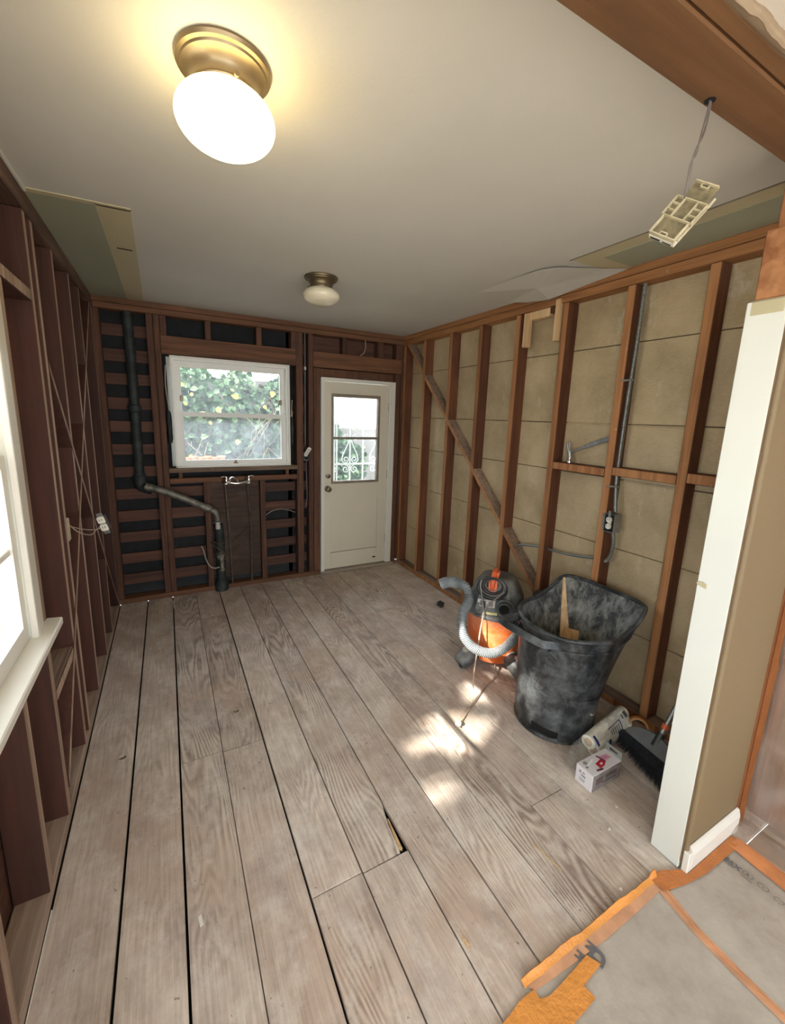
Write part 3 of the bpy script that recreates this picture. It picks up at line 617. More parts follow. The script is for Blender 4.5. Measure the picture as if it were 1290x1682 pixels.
for y in (-0.008, 0.008): pb(bm, a2-0.024, a2, y, y+0.0018, -dp, 0.0); pb(bm, -a2, -a2+0.022, y, y+0.0018, -dp, 0.0)
pb(bm, a2-0.004, a2, -b2+0.01, 0.05, -dp-0.006, -dp-0.001)
obj('rib_walls', bm, YPLAST, ch)
bm = bmesh.new(); pb(bm, -a2+0.010, -0.003, -b2-0.0015, -b2, -dp-0.012, -dp-0.006); pb(bm, 0.004, a2-0.012, -b2-0.0015, -b2, -dp-0.012, -dp-0.008); obj('broken_slot', bm, DARK, ch)
bm = bmesh.new(); pb(bm, -a2+0.006, a2-0.004, -b2-0.001, -b2+0.020, -dp-0.014, -dp-0.001); obj('end_block', bm, WPLAST, ch)
wp = T @ Vector((-0.018, 0.022, 0)); 
for d in (-0.0025, 0.003):
    tube('hanging_wire', [(1.600+d, -3.268, 2.40), (1.600+d, -3.269, 2.36), (1.592+d*1.6, -3.268, 2.31), (1.577-d*1.2, -3.266, 2.26), (1.574+d, -3.262, 2.235), tuple(wp)], 0.0021, simple('grey_wire', (112, 102, 98), 0.6), ch)
lathe('wire_hole', [(0.012, 0.0), (0.012, 0.002), (0.001, 0.002)], (1.60, -3.268, 2.3735), DARK, ce, 16)
# ---- conduit, outlet box, hammer on the right wall
cp = thing('flexible_conduit', (2.69, -2.44, 0.82), 'grey ribbed flexible conduit running down the stud to the outlet box', 'conduit')
tube('upper_conduit', [(2.69, -2.470, 2.352), (2.69, -2.468, 2.07), (2.688, -2.462, 1.814), (2.684, -2.461, 1.614), (2.682, -2.462, 1.33), (2.678, -2.475, 1.20), (2.676, -2.485, 1.13)], 0.0115, FLEX, cp, 10, 30, ribs=0.007)
tube('lower_conduit', [(2.676, -2.487, 1.01), (2.680, -2.495, 0.95), (2.690, -2.485, 0.88), (2.695, -2.465, 0.835), (2.70, -2.449, 0.82)], 0.0115, FLEX, cp, 10, 30, ribs=0.007)
for z in (1.86, 1.275): 
    bm = bmesh.new(); addtube(bm, [(2.650, -2.430, z), (2.650, -2.452, z), (2.668, -2.476, z+0.003), (2.694, -2.478, z+0.003)], 0.0055, 6, 3); obj('strap', bm, STEEL, cp)
t = thing('grey_cable', (2.69, -2.0, 0.76), 'thick grey cable running through the studs above the bin and vacuum', 'cable')
tube('cable_length', [(2.695, -2.405, 0.826), (2.69, -2.347, 0.812), (2.69, -2.2, 0.785), (2.69, -2.035, 0.772)], 0.009, FLEX, t, 10)
tube('cable_length', [(2.69, -1.98, 0.768), (2.69, -1.85, 0.745), (2.695, -1.754, 0.718)], 0.009, FLEX, t, 10)
ob = thing('outlet_box', (2.66, -2.487, 1.07), 'metal outlet box with white receptacle fixed to the right wall stud', 'outlet')
bm = bmesh.new(); addbox(bm, 2.632, 2.69, -2.515, -2.512, 1.015, 1.122); addbox(bm, 2.632, 2.69, -2.455, -2.452, 1.015, 1.122); addbox(bm, 2.632, 2.69, -2.512, -2.455, 1.015, 1.018); addbox(bm, 2.632, 2.69, -2.512, -2.455, 1.119, 1.122); addbox(bm, 2.687, 2.69, -2.512, -2.455, 1.018, 1.119)
obj('box', bm, STEEL, ob); bm = bmesh.new(); addbox(bm, 2.641, 2.643, -2.510, -2.457, 1.02, 1.118); obj('box_shadow_gap', bm, DARK, ob)
MXn = Matrix.Rotation(-PI/2, 3, 'Y')
rc = block('receptacle', 2.632, 2.642, -2.494, -2.474, 1.035, 1.103, WPLAST, ob)
for z in (1.050, 1.088):
    lathe('receptacle_face', [(0.0165, 0), (0.0165, 0.008), (0.015, 0.010), (0.001, 0.010)], (2.634, -2.484, z), WPLAST, rc, 20, MXn)
    for dy in (-0.006, 0.006): block('slot', 2.6225, 2.625, -2.484+dy-0.001, -2.484+dy+0.001, z-0.001, z+0.007, DARK, rc, bev=0)
block('mounting_ear', 2.626, 2.630, -2.492, -2.476, 1.105, 1.14, STEEL, ob); block('mounting_ear', 2.644, 2.650, -2.452, -2.43, 1.02, 1.115, STEEL, ob)
hm = thing('hammer', (2.69, -2.12, 1.372), 'framing hammer leaning on the wall blocking between two right wall studs', 'hammer')
lathe('hammer_face', [(0.012, 0), (0.015, 0.003), (0.015, 0.018), (0.010, 0.026), (0.010, 0.034)], (2.69, -2.128, 1.372), CHROME, hm, 18)
bm = bmesh.new(); addtube(bm, [(2.69, -2.128, 1.404), (2.69, -2.124, 1.43), (2.69, -2.118, 1.445)], lambda s: 0.012+0.004*s, 10, 4); obj('hammer_neck', bm, STEEL, hm, True)
for s in (-1, 1):
    bm = bmesh.new(); addtube(bm, [(2.69+s*0.004, -2.118, 1.442), (2.69+s*0.008, -2.110, 1.465), (2.69+s*0.010, -2.104, 1.50)], lambda q: 0.010-0.005*q, 8, 5); obj('claw', bm, STEEL, hm, True)
tube('handle', [(2.69, -2.125, 1.437), (2.69, -2.18, 1.462), (2.69, -2.235, 1.485)], 0.008, STEEL, hm, 10); 
bm = bmesh.new(); addtube(bm, [(2.69, -2.23, 1.483), (2.69, -2.30, 1.512), (2.69, -2.36, 1.532), (2.69, -2.396, 1.540)], lambda s: 0.012+0.005*s, 10, 6); obj('rubber_grip', bm, HOSE, hm, True)
# ---- back wall plumbing
fc = thing('wall_faucet', (0.96, -0.02, 1.02), 'chrome wall mounted kitchen faucet on rough sill below the back window', 'faucet')
for i, x in enumerate((0.868, 1.058)):
    lathe('flange', [(0.030, 0), (0.029, 0.008), (0.016, 0.018), (0.013, 0.05), (0.016, 0.06)], (x, -0.002, 1.012), CHROME, fc, 20, MY)
    lathe('valve_body', [(0.015, -0.025), (0.019, -0.015), (0.019, 0.015), (0.013, 0.026), (0.013, 0.036)], (x, -0.07, 1.030), CHROME, fc, 16)
    s = -1 if i == 0 else 1
    tube('lever', [(x, -0.07, 1.062), (x+s*0.018, -0.074, 1.067), (x+s*0.042, -0.078, 1.062)], 0.006, CHROME, fc, 8)
tube('bridge', [(0.868, -0.075, 1.02), (0.92, -0.085, 1.008), (0.96, -0.09, 1.005), (1.01, -0.085, 1.01), (1.058, -0.075, 1.02)], 0.010, CHROME, fc, 12)
tube('spout', [(0.962, -0.09, 1.008), (0.955, -0.10, 1.035), (0.93, -0.12, 1.06), (0.90, -0.15, 1.066), (0.885, -0.18, 1.05), (0.88, -0.19, 1.02)], 0.008, CHROME, fc, 12)
sp = thing('supply_pipes', (0.97, 0.02, 0.05), 'pair of thin copper supply pipes rising from the floor to the faucet', 'pipe')
tube('pipe', [(0.862, 0.01, 1.0), (0.868, 0.012, 0.95), (0.885, 0.015, 0.55), (0.892, 0.015, 0.30), (0.898, 0.01, 0.045)], 0.008, COPPER, sp)
tube('pipe', [(1.058, 0.01, 1.0), (1.062, 0.012, 0.9), (1.078, 0.015, 0.6), (1.076, 0.015, 0.3), (1.073, 0.01, 0.045)], 0.008, COPPER, sp)
tube('ground_wire', [(1.070, 0.02, 0.60), (0.99, 0.022, 0.50), (0.90, 0.025, 0.43), (0.84, 0.02, 0.395)], 0.0035, COPPER, sp)
vs = thing('vent_stack', (0.21, 0.05, 1.0), 'dark cast iron vent stack rising to the ceiling in the back left corner', 'pipe')
bm = bmesh.new(); addtube(bm, [(0.215, 0.045, 2.36), (0.218, 0.045, 1.8), (0.213, 0.045, 1.06)], 0.036, 18, 4); obj('stack_pipe', bm, IRON, vs, True)
lathe('hub', [(0.038, 0), (0.050, 0.004), (0.050, 0.06), (0.040, 0.07), (0.037, 0.09)], (0.213, 0.045, 1.02), IRON, vs, 20); lathe('hub', [(0.040, 0), (0.048, 0.004), (0.048, 0.05), (0.038, 0.06)], (0.216, 0.045, 1.60), IRON, vs, 20)
tube('elbow', [(0.213, 0.045, 1.04), (0.216, 0.035, 0.99), (0.25, 0.01, 0.975), (0.29, -0.01, 0.965)], 0.034, IRON, vs, 14)
da = thing('drain_arm', (0.5, -0.03, 0.6), 'sloping galvanised drain arm crossing the stud left of the faucet', 'pipe')
lathe('coupling', [(0.026, 0), (0.034, 0.004), (0.034, 0.045), (0.026, 0.05)], (0.245, -0.015, 1.005), RUST, da, 16, align((0.5, -0.05, -0.24)))
tube('drain_pipe', [(0.262, -0.02, 1.0), (0.42, -0.035, 0.94), (0.58, -0.045, 0.86), (0.70, -0.05, 0.795)], 0.031, RUST, da, 14)
lathe('coupling', [(0.027, 0), (0.036, 0.004), (0.036, 0.05), (0.028, 0.055)], (0.685, -0.05, 0.802), RUST, da, 16, align((0.5, -0.03, -0.26)))
tube('elbow', [(0.73, -0.05, 0.78), (0.765, -0.05, 0.755), (0.782, -0.05, 0.715), (0.785, -0.05, 0.675)], 0.028, RUST, da, 14)
lathe('slip_nut', [(0.030, 0), (0.037, 0.003), (0.037, 0.010), (0.030, 0.014)], (0.785, -0.05, 0.655), STEEL, da, 12); lathe('tailpiece', [(0.019, 0), (0.021, 0.01), (0.019, 0.05), (0.024, 0.06)], (0.785, -0.05, 0.595), simple('white_putty', (196, 190, 178), 0.7), da, 14)
ds = thing('floor_drain_stack', (0.80, -0.0, 0.0), 'black cast iron drain stub standing on the floor below the drain arm', 'pipe')
bm = bmesh.new(); addtube(bm, [(0.80, 0.0, 0.0), (0.80, 0.0, 0.5), (0.79, 0.0, 0.62)], 0.040, 18, 3); obj('stack_pipe', bm, IRON, ds, True)
lathe('base_hub', [(0.060, 0), (0.060, 0.075), (0.052, 0.09), (0.042, 0.105)], (0.80, 0.0, 0), IRON, ds, 20)
lathe('tee', [(0.034, 0), (0.034, 0.05), (0.028, 0.055), (0.028, 0.075)], (0.792, -0.03, 0.36), RUST, ds, 16, align((0.0, -1, -0.2)))
tube('stub_pipe', [(0.792, -0.09, 0.35), (0.796, -0.11, 0.33), (0.798, -0.115, 0.28), (0.80, -0.115, 0.24)], 0.019, RUST, ds, 12); lathe('stub_cap', [(0.024, 0), (0.024, 0.02), (0.02, 0.022)], (0.80, -0.115, 0.225), RUST, ds, 12)
lc = thing('loose_cable', (0.72, -0.05, 0.25), 'loose grey cable looped around the drain stub', 'cable')
tube('cable', [(0.640, -0.06, 0.455), (0.655, -0.075, 0.42), (0.672, -0.09, 0.34), (0.70, -0.10, 0.275), (0.74, -0.10, 0.25), (0.79, -0.09, 0.255)], 0.006, simple('pale_cable', (150, 142, 132), 0.5), lc)
tube('cable', [(0.72, -0.03, 0.475), (0.76, -0.08, 0.44), (0.81, -0.09, 0.39), (0.835, -0.09, 0.345), (0.825, -0.09, 0.315)], 0.006, COPPER, lc); tube('cable', [(0.74, -0.03, 0.475), (0.79, -0.07, 0.465), (0.825, -0.08, 0.475)], 0.006, COPPER, lc)
t = thing('curved_cable', (1.35, 0.06, 0.7), 'thin grey cable arching between the studs right of the faucet', 'cable')
tube('cable', [(1.22, 0.06, 0.655), (1.28, 0.055, 0.695), (1.36, 0.05, 0.715), (1.44, 0.055, 0.695), (1.515, 0.06, 0.665)], 0.005, simple('dull_cable', (120, 112, 104), 0.5), t)
em = thing('steel_conduit', (1.604, 0.02, 1.3), 'straight thin steel conduit between window and door studs', 'conduit')
tube('conduit_pipe', [(1.606, 0.012, 2.354), (1.604, 0.012, 1.34)], 0.009, simple('dull_steel', (96, 90, 88), 0.5, 0.5), em, 10, smooth=False); block('coupling', 1.594, 1.617, 0.001, 0.024, 2.03, 2.06, STEEL, em)
bo = thing('dangling_outlet', (1.612, -0.02, 1.24), 'grey outlet hanging askew from its box beside the door', 'outlet')
block('wall_box', 1.589, 1.632, 0.004, 0.05, 1.185, 1.262, STEEL, bo); block('box_shadow_gap', 1.593, 1.628, -0.001, 0.004, 1.192, 1.256, DARK, bo)
Mr = Matrix.Translation((1.612, -0.035, 1.272)) @ Matrix.Rotation(math.radians(28), 4, 'Y') @ Matrix.Rotation(math.radians(14), 4, 'X')
bm = bmesh.new(); addbox(bm, -0.018, 0.018, -0.012, 0.012, -0.048, 0.048, 0, Mr); bmesh.ops.bevel(bm, geom=bm.edges[:], offset=0.006, segments=2, affect='EDGES'); rv = obj('receptacle', bm, WPLAST, bo, True)
for dz in (-0.024, 0, 0.024): bm = bmesh.new(); addbox(bm, -0.011, 0.011, -0.015, -0.012, dz-0.006, dz+0.006, 0, Mr); obj('screw_plate', bm, STEEL, rv)
tube('wire', [(1.612, -0.005, 1.19), (1.612, 0.01, 1.12), (1.622, 0.03, 1.0), (1.626, 0.035, 0.82), (1.615, 0.03, 0.72)], 0.005, simple('violet_cable', (110, 96, 100), 0.5), bo)
t = thing('header_wire', (2.2, -0.01, 2.2), 'short bare wire curling down over the door header', 'wire')
tube('wire', [(2.205, -0.012, 2.355), (2.207, -0.02, 2.30), (2.19, -0.03, 2.24), (2.155, -0.02, 2.205)], 0.004, CREAMC, t)
# ---- left wall outlet
lo = thing('hanging_receptacle', (0.1, -1.66, 1.08), 'white receptacle hanging by two wires from a box on the left wall', 'outlet')
bm = bmesh.new(); addbox(bm, -0.045, 0.0, -1.594, -1.538, 1.005, 1.112); bmesh.ops.bevel(bm, geom=bm.edges[:], offset=0.004, segments=1, affect='EDGES'); obj('wall_box', bm, YPLAST, lo)
c = Vector((0.150, -1.70, 1.108)); Mr = Matrix.Translation(c) @ Matrix.Rotation(math.radians(-16), 4, 'Y') @ Matrix.Rotation(math.radians(-20), 4, 'Z')
def mb(name, *b, m=WPLAST, p=lo, bev=0.0):
    bm = bmesh.new(); addbox(bm, *b, 0, Mr)
    if bev: bmesh.ops.bevel(bm, geom=bm.edges[:], offset=bev, segments=2, affect='EDGES')
    return obj(name, bm, m, p)
mb('receptacle_back', -0.018, 0.014, 0.0, 0.022, -0.034, 0.034, m=simple('brown_body', (62, 46, 46), 0.5)); mb('yoke', -0.010, 0.014, -0.004, 0.0, -0.050, 0.050, m=STEEL); 
for dz in (-0.018, 0.018):
    f = mb('receptacle_face', -0.014, 0.018, -0.010, -0.004, dz-0.016, dz+0.016, bev=0.004)
    for dx in (-0.004, 0.007): mb('slot', dx, dx+0.002, -0.0112, -0.010, dz-0.002, dz+0.006, m=DARK, p=f)
    
tube('wire', [(0.0, -1.545, 1.075), (0.04, -1.58, 1.045), (0.09, -1.62, 1.04), (0.12, -1.65, 1.075), (0.135, -1.685, 1.09), (0.148, -1.69, 1.105)], 0.0022, CREAMC, lo); tube('wire', [(0.0, -1.545, 1.07), (0.05, -1.59, 1.064), (0.10, -1.64, 1.068), (0.145, -1.685, 1.085)], 0.0022, CREAMC, lo)
# ---- shop vacuum
vx, vy = 2.335, -1.955; Fv = Vector((-0.70, -0.714, 0)); Lv = Vector((-0.714, 0.70, 0)); VC = Vector((vx, vy, 0))
def V3(u, f, z): return VC - Lv*u + Fv*f + Vector((0, 0, z))      # u right in view, f towards camera
va = thing('shop_vacuum', (vx, vy, 0), 'orange and grey wet dry shop vacuum with coiled cord beside the black bin', 'vacuum')
lathe('tank', [(0.150, 0.055), (0.165, 0.06), (0.172, 0.09), (0.175, 0.12), (0.178, 0.20), (0.184, 0.255), (0.185, 0.262), (0.183, 0.268), (0.190, 0.35), (0.194, 0.352), (0.194, 0.368), (0.001, 0.37)], VC, VACO, va, 56)
lathe('lid_rim', [(0.193, 0.366), (0.203, 0.370), (0.205, 0.385), (0.196, 0.398), (0.18, 0.404), (0.001, 0.405)], VC, VACG, va, 56)
bm = bmesh.new(); rings = []
for z, hu, hf, off in ((0.398, 0.186, 0.176, 0), (0.42, 0.184, 0.172, 0), (0.47, 0.176, 0.160, 0), (0.53, 0.152, 0.142, -0.004), (0.575, 0.120, 0.122, -0.01), (0.598, 0.104, 0.104, -0.012), (0.606, 0.08, 0.08, -0.014)):
    r_ = []
    for k in range(40):
        a = 2*PI*k/40; c_, s_ = math.cos(a), math.sin(a); e = 0.55
        r_.append(bm.verts.new(V3(hu*math.copysign(abs(c_)**e, c_), off+hf*math.copysign(abs(s_)**e, s_), z)))
    rings.append(r_)
for a, b in zip(rings, rings[1:]):
    for k in range(40): bm.faces.new((a[k], a[(k+1) % 40], b[(k+1) % 40], b[k]))
bm.faces.new(rings[-1]); obj('motor_head', bm, VACG, va, True)
for u0, u1 in ((-0.125, -0.105), (0.07, 0.09)):      # raised ribs of the head
    bm = bmesh.new(); A = [V3(u0, 0.168, 0.43), V3(u1, 0.168, 0.43), V3(u1*0.8, 0.125, 0.58), V3(u0*0.8, 0.125, 0.58)]; B = [p+Fv*0.010 for p in A]
    va_ = [bm.verts.new(p) for p in A]; vb_ = [bm.verts.new(p) for p in B]; bm.faces.new(vb_)
    for i in range(4): bm.faces.new((va_[i], va_[(i+1) % 4], vb_[(i+1) % 4], vb_[i]))
    obj('head_rib', bm, VACG, va)
Mx = align(Fv+Vector((0, 0, 0.15)))
lathe('exhaust_port', [(0.062, 0), (0.060, 0.012), (0.046, 0.018), (0.043, 0.045), (0.036, 0.048), (0.032, 0.044), (0.030, 0.012), (0.001, 0.010)], V3(0.055, 0.160, 0.452), VACG, va, 32, Mx)
lathe('port_opening', [(0.0295, 0), (0.001, 0.001)], V3(0.055, 0.178, 0.456), DARK, va, 24, Mx)
bm = bmesh.new()     # orange carry handle
for pts, r in (([V3(-0.03, 0.13, 0.555), V3(-0.03, 0.135, 0.60), V3(-0.025, 0.10, 0.645), V3(-0.02, 0.03, 0.65), V3(-0.02, -0.06, 0.62), V3(-0.02, -0.09, 0.59)], 0.017),): addtube(bm, pts, r, 10, 8)
obj('carry_handle', bm, REDO, va, True)
bm = bmesh.new(); A = [V3(-0.055, 0.150, 0.545), V3(-0.005, 0.150, 0.545), V3(0.0, 0.128, 0.625), V3(0.01, 0.10, 0.668), V3(-0.02, 0.105, 0.65), V3(-0.055, 0.128, 0.60)]; B = [p-Fv*0.03 for p in A]
va_ = [bm.verts.new(p) for p in A]; vb_ = [bm.verts.new(p) for p in B]; bm.faces.new(va_); bm.faces.new(vb_[::-1])
for i in range(6): bm.faces.new((va_[i], va_[(i+1) % 6], vb_[(i+1) % 6], vb_[i]))
obj('cord_hook', bm, REDO, va)
for k in range(6):       # coiled cord round the hook
    ru = 0.045+0.010*k; rz = 0.036+0.007*k; pts = []
    for i in range(17):
        a = 2*PI*i/16; pts.append(V3(-0.028+0.004*math.sin(k*2)+ru*math.cos(a), 0.148+0.006*(k % 3)+0.10*-(rz*math.sin(a)), 0.592-0.004*k+rz*math.sin(a)))
    tube('cord_loop', pts, 0.0038, BLACKC if k % 3 else simple('dusty_cord', (130, 124, 120), 0.6), va, 6, 3)
tube('cord_wrap', [V3(-0.105, 0.16, 0.625), V3(-0.118, 0.165, 0.61), V3(-0.100, 0.172, 0.55), V3(-0.085, 0.178, 0.50), V3(-0.070, 0.185, 0.455), V3(-0.072, 0.19, 0.43)], 0.004, BLACKC, va, 6); tube('cord_wrap', [V3(-0.098, 0.16, 0.622), V3(-0.105, 0.17, 0.59), V3(-0.09, 0.178, 0.52), V3(-0.078, 0.187, 0.46), V3(-0.072, 0.192, 0.425)], 0.004, simple('grey_cord', (150, 146, 140), 0.6), va, 6)
tube('cord_wrap', [V3(0.045, 0.155, 0.56), V3(0.0, 0.168, 0.515), V3(-0.04, 0.180, 0.475), V3(-0.066, 0.19, 0.437)], 0.0045, simple('grey_cord_b', (140, 136, 130), 0.6), va, 6)
tube('power_cord', [V3(-0.072, 0.196, 0.425), V3(-0.074, 0.22, 0.385), V3(-0.082, 0.235, 0.30), V3(-0.088, 0.262, 0.2), (1.975, -2.19, 0.10), (1.945, -2.235, 0.03), (1.905, -2.275, 0.006), (1.84, -2.315, 0.006), (1.775, -2.355, 0.006), (1.737, -2.372, 0.012)], 0.0042, CREAMC, va, 8)
tube('power_cord', [(2.26, -2.06, 0.045), (2.215, -2.135, 0.006), (2.12, -2.175, 0.005), (2.03, -2.215, 0.005), (1.945, -2.262, 0.005), (1.87, -2.305, 0.005)], 0.0042, simple('dull_cord', (150, 134, 118), 0.6), va, 8)
pg = block('plug', 1.712, 1.742, -2.393, -2.363, 0.001, 0.026, WPLAST, va, bev=0.006, rot=(0.3, 0.2, 0.7))
for d in (-0.007, 0.007): block('plug_blade', 1.700, 1.716, -2.380+d-0.0015, -2.380+d+0.0015, 0.008, 0.014, STEEL, pg)
def sticker(name, u0, u1, z0, z1, f0, f1, m, parent, th=0.002):
    bm = bmesh.new(); A = [V3(u0, f0, z0), V3(u1, f0, z0), V3(u1, f1, z1), V3(u0, f1, z1)]; va_ = [bm.verts.new(p) for p in A]; vb_ = [bm.verts.new(p-Fv*th) for p in A]
    bm.faces.new(va_); bm.faces.new(vb_[::-1])
    for i in range(4): bm.faces.new((va_[i], va_[(i+1) % 4], vb_[(i+1) % 4], vb_[i]))
    return obj(name, bm, m, parent)
st = sticker('rating_label', -0.115, -0.005, 0.448, 0.492, 0.172, 0.161, simple('silver_label', (176, 172, 168), 0.4), va)
sticker('label_print', -0.098, -0.062, 0.455, 0.485, 0.1735, 0.1655, simple('print_grey', (92, 88, 86), 0.5), st, 0.001); sticker('label_print', -0.045, -0.018, 0.455, 0.485, 0.1735, 0.1655, simple('print_grey_b', (120, 116, 112), 0.5), st, 0.001)
sticker('warning_label', -0.055, 0.012, 0.404, 0.420, 0.183, 0.179, simple('yellow_label', (206, 196, 138), 0.5), va)
for ang, l in ((135, 1), (45, 1), (-45, 1), (-135, 1)):       # caster feet
    a = math.radians(ang); d = Vector((-Lv)*math.cos(a)+Fv*math.sin(a)); base = VC+d*0.225
    bm = bmesh.new(); addtube(bm, [VC+d*0.13+Vector((0, 0, 0.095)), VC+d*0.19+Vector((0, 0, 0.085)), VC+d*0.25+Vector((0, 0, 0.06)), VC+d*0.285+Vector((0, 0, 0.038))], lambda s: 0.045+0.014*math.sin(s*PI), 14, 5); ft = obj('caster_foot', bm, VACG, va, True)
    lathe('foot_cap', [(0.024, 0), (0.024, 0.022), (0.018, 0.028), (0.001, 0.029)], VC+d*0.235+Vector((0, 0, 0.112)), simple('dusty_cap', (176, 170, 164), 0.5), ft, 20)
    lathe('caster_wheel', [(0.018, -0.010), (0.022, -0.006), (0.022, 0.006), (0.018, 0.010)], VC+d*0.26+Vector((0, 0, 0.0225)), BLACKC, ft, 18, align(Vector((-d.y, d.x, 0))))
tube('hose', [(2.035, -1.79, 0.545), (2.065, -1.85, 0.562), (2.095, -1.915, 0.55), (2.088, -1.965, 0.487), (2.022, -1.999, 0.425), (1.985, -2.035, 0.352), (1.999, -2.075, 0.278), (2.055, -2.12, 0.221), (2.13, -2.164, 0.205), (2.205, -2.190, 0.232), (2.275, -2.190, 0.275), (2.385, -2.155, 0.30), (2.47, -2.08, 0.34), (2.50, -1.98, 0.40)], 0.0305, HOSE, va, 18, 20, ribs=0.0105)
tube('hose_cuff', [(2.005, -1.765, 0.525), (2.035, -1.79, 0.545), (2.07, -1.853, 0.562)], 0.036, HOSE, va, 16); lathe('rear_wheel', [(0.03, -0.02), (0.042, -0.014), (0.042, 0.014), (0.03, 0.02)], (2.545, -2.13, 0.49), simple('black_rubber', (42, 42, 44), 0.6), va, 22, align((-0.6, -0.8, 0.2)))
tube('tool_tube', [(2.43, -2.06, 0.42), (2.50, -2.10, 0.46), (2.545, -2.13, 0.49)], 0.02, VACG, va, 12)
# ---- black transformer plug on the floor
ad = thing('plug_adapter', (2.47, -1.13, 0), 'small black plug adapter lying on the floor left of the vacuum', 'plug')
block('adapter_body', 2.445, 2.495, -1.165, -1.115, 0.004, 0.042, simple('black_plastic', (44, 42, 44), 0.5), ad, bev=0.004, rot=(0.25, 0.15, 0.5)); 
for d in (-0.008, 0.008): block('blade', 2.416, 2.44, -1.128+d, -1.126+d, 0.016, 0.022, STEEL, ad, rot=(0, 0, 0.5))
tube('adapter_cord', [(2.495, -1.16, 0.02), (2.51, -1.25, 0.04), (2.50, -1.36, 0.05), (2.46, -1.50, 0.03), (2.44, -1.70, 0.02)], 0.004, CREAMC, ad)
# ---- black bin
bn = thing('rubbish_bin', (2.25, -2.555, 0), 'large dusty black rubber bin with high squared back against the studs', 'bin')
BC = Vector((2.25, -2.555, 0)); TCn = Vector((2.338, -2.545, 0)); nA = 72
def sm(x): x = min(max(x, 0), 1); return x*x*(3-2*x)
def binP(a, t, off=0.0):
    c_, s_ = math.cos(a), math.sin(a); e = 0.72
    if c_ > 0: ex = 0.34
    else: ex = 0.85
    top = TCn+Vector(((0.275-off)*math.copysign(abs(c_)**ex, c_), (0.268-off)*math.copysign(abs(s_)**(0.45 if c_ > 0 else 0.95), s_), 0))
    bot = BC+Vector(((0.205-off)*c_, (0.205-off)*s_, 0))
    back = sm((top.x-2.36)/0.22); zt = 0.582+0.112*back-0.012*sm((2.2-top.x)/0.15)
    wq = (1-back)*(t**1.25)+back*(t**2.4); p = bot.lerp(top, wq); return Vector((p.x, p.y, zt*t))
def binloft(name, off, t0, m, closed):
    bm = bmesh.new(); rings = []; nT = 22
    for j in range(nT+1):
        t = t0+(1-t0)*j/nT; rings.append([bm.verts.new(binP(2*PI*k/nA, t, off)) for k in range(nA)])
    for a, b in zip(rings, rings[1:]):
        for k in range(nA): bm.faces.new((a[k], a[(k+1) % nA], b[(k+1) % nA], b[k]))
    if closed: bm.faces.new(rings[0][::-1])
    return obj(name, bm, m, bn, True)
binloft('bin_shell', 0.0, 0.0, BINM, True); binloft('bin_lining', 0.008, 0.03, BIND, True)
rim = [binP(2*PI*k/nA, 1.0, 0.002)+Vector((0, 0, 0.002)) for k in range(nA)]; rim.append(rim[0])
tube('rim_lip', rim, 0.0115, BINM, bn, 10, smooth=False)
band = [binP(2*PI*k/nA, 0.90, -0.002) for k in range(nA)]; band.append(band[0]); tube('rim_band', band, 0.006, BINM, bn, 8, smooth=False)
tube('base_lip', [BC+Vector((0.203*math.cos(2*PI*k/48), 0.203*math.sin(2*PI*k/48), 0.008)) for k in range(49)], 0.008, BINM, bn, 8, smooth=False)
hd = obj('carry_handle', (lambda bm: (addtube(bm, [(2.10, -2.375, 0.553), (1.985, -2.385, 0.566), (1.962, -2.40, 0.566), (1.965, -2.44, 0.562), (2.005, -2.60, 0.542), (2.02, -2.625, 0.538), (2.10, -2.66, 0.528)], 0.026, 4, 8, False), bm)[1])(bmesh.new()), BINM, bn, True)
for pts in (((2.10, -2.385, 0.50), (2.055, -2.39, 0.53)), ((2.09, -2.66, 0.47), (2.055, -2.64, 0.51))): tube('handle_gusset', [pts[0], pts[1]], 0.016, BINM, hd, 8, smooth=False)
def onbin(ang, t, out): 
    a = math.radians(ang); return binP(a, t, -out)
tube('moulded_rib', [onbin(-131, 0.27, 0.003), onbin(-131, 0.36, 0.003), onbin(-131, 0.45, 0.003)], 0.0055, BINM, bn, 8); tube('body_seam', [onbin(x, 0.44, 0.0015) for x in range(-180, -30, 6)], 0.003, BINM, bn, 6)
sl_ = []
bm = bmesh.new(); N_ = 10
for i in range(N_+1):
    a = -172+38*i/N_; sl_.append((onbin(a, 0.055, 0.002), onbin(a, 0.13-0.02*(i/N_), 0.002)))
vv = [(bm.verts.new(p), bm.verts.new(q)) for p, q in sl_]
for a, b in zip(vv, vv[1:]): bm.faces.new((a[0], b[0], b[1], a[1]))
obj('lower_grip_recess', bm, DARK, bn); tube('lower_grip_lip', [onbin(-172+38*i/10, 0.05-0.03*math.sin(i/10*PI)*0.3, 0.010) for i in range(11)], 0.008, BINM, bn, 8)
bm = bmesh.new(); ctrs = [(-92, 0.285, 0.7), (-88, 0.27, 1.0), (-84, 0.262, 1.2), (-79, 0.262, 0.9), (-76, 0.25, 0.6), (-95, 0.30, 0.5)]
for (a, t, s) in ctrs:
    pp = [onbin(a+s*3.2*math.cos(q*PI/4+t*9)*random.uniform(.5, 1.2), t+0.014*s*math.sin(q*PI/4)*random.uniform(.5, 1.2), 0.0022) for q in range(8)]; bm.faces.new([bm.verts.new(p) for p in pp])
obj('paint_splash', bm, TRIMW, bn, label='white paint splash')
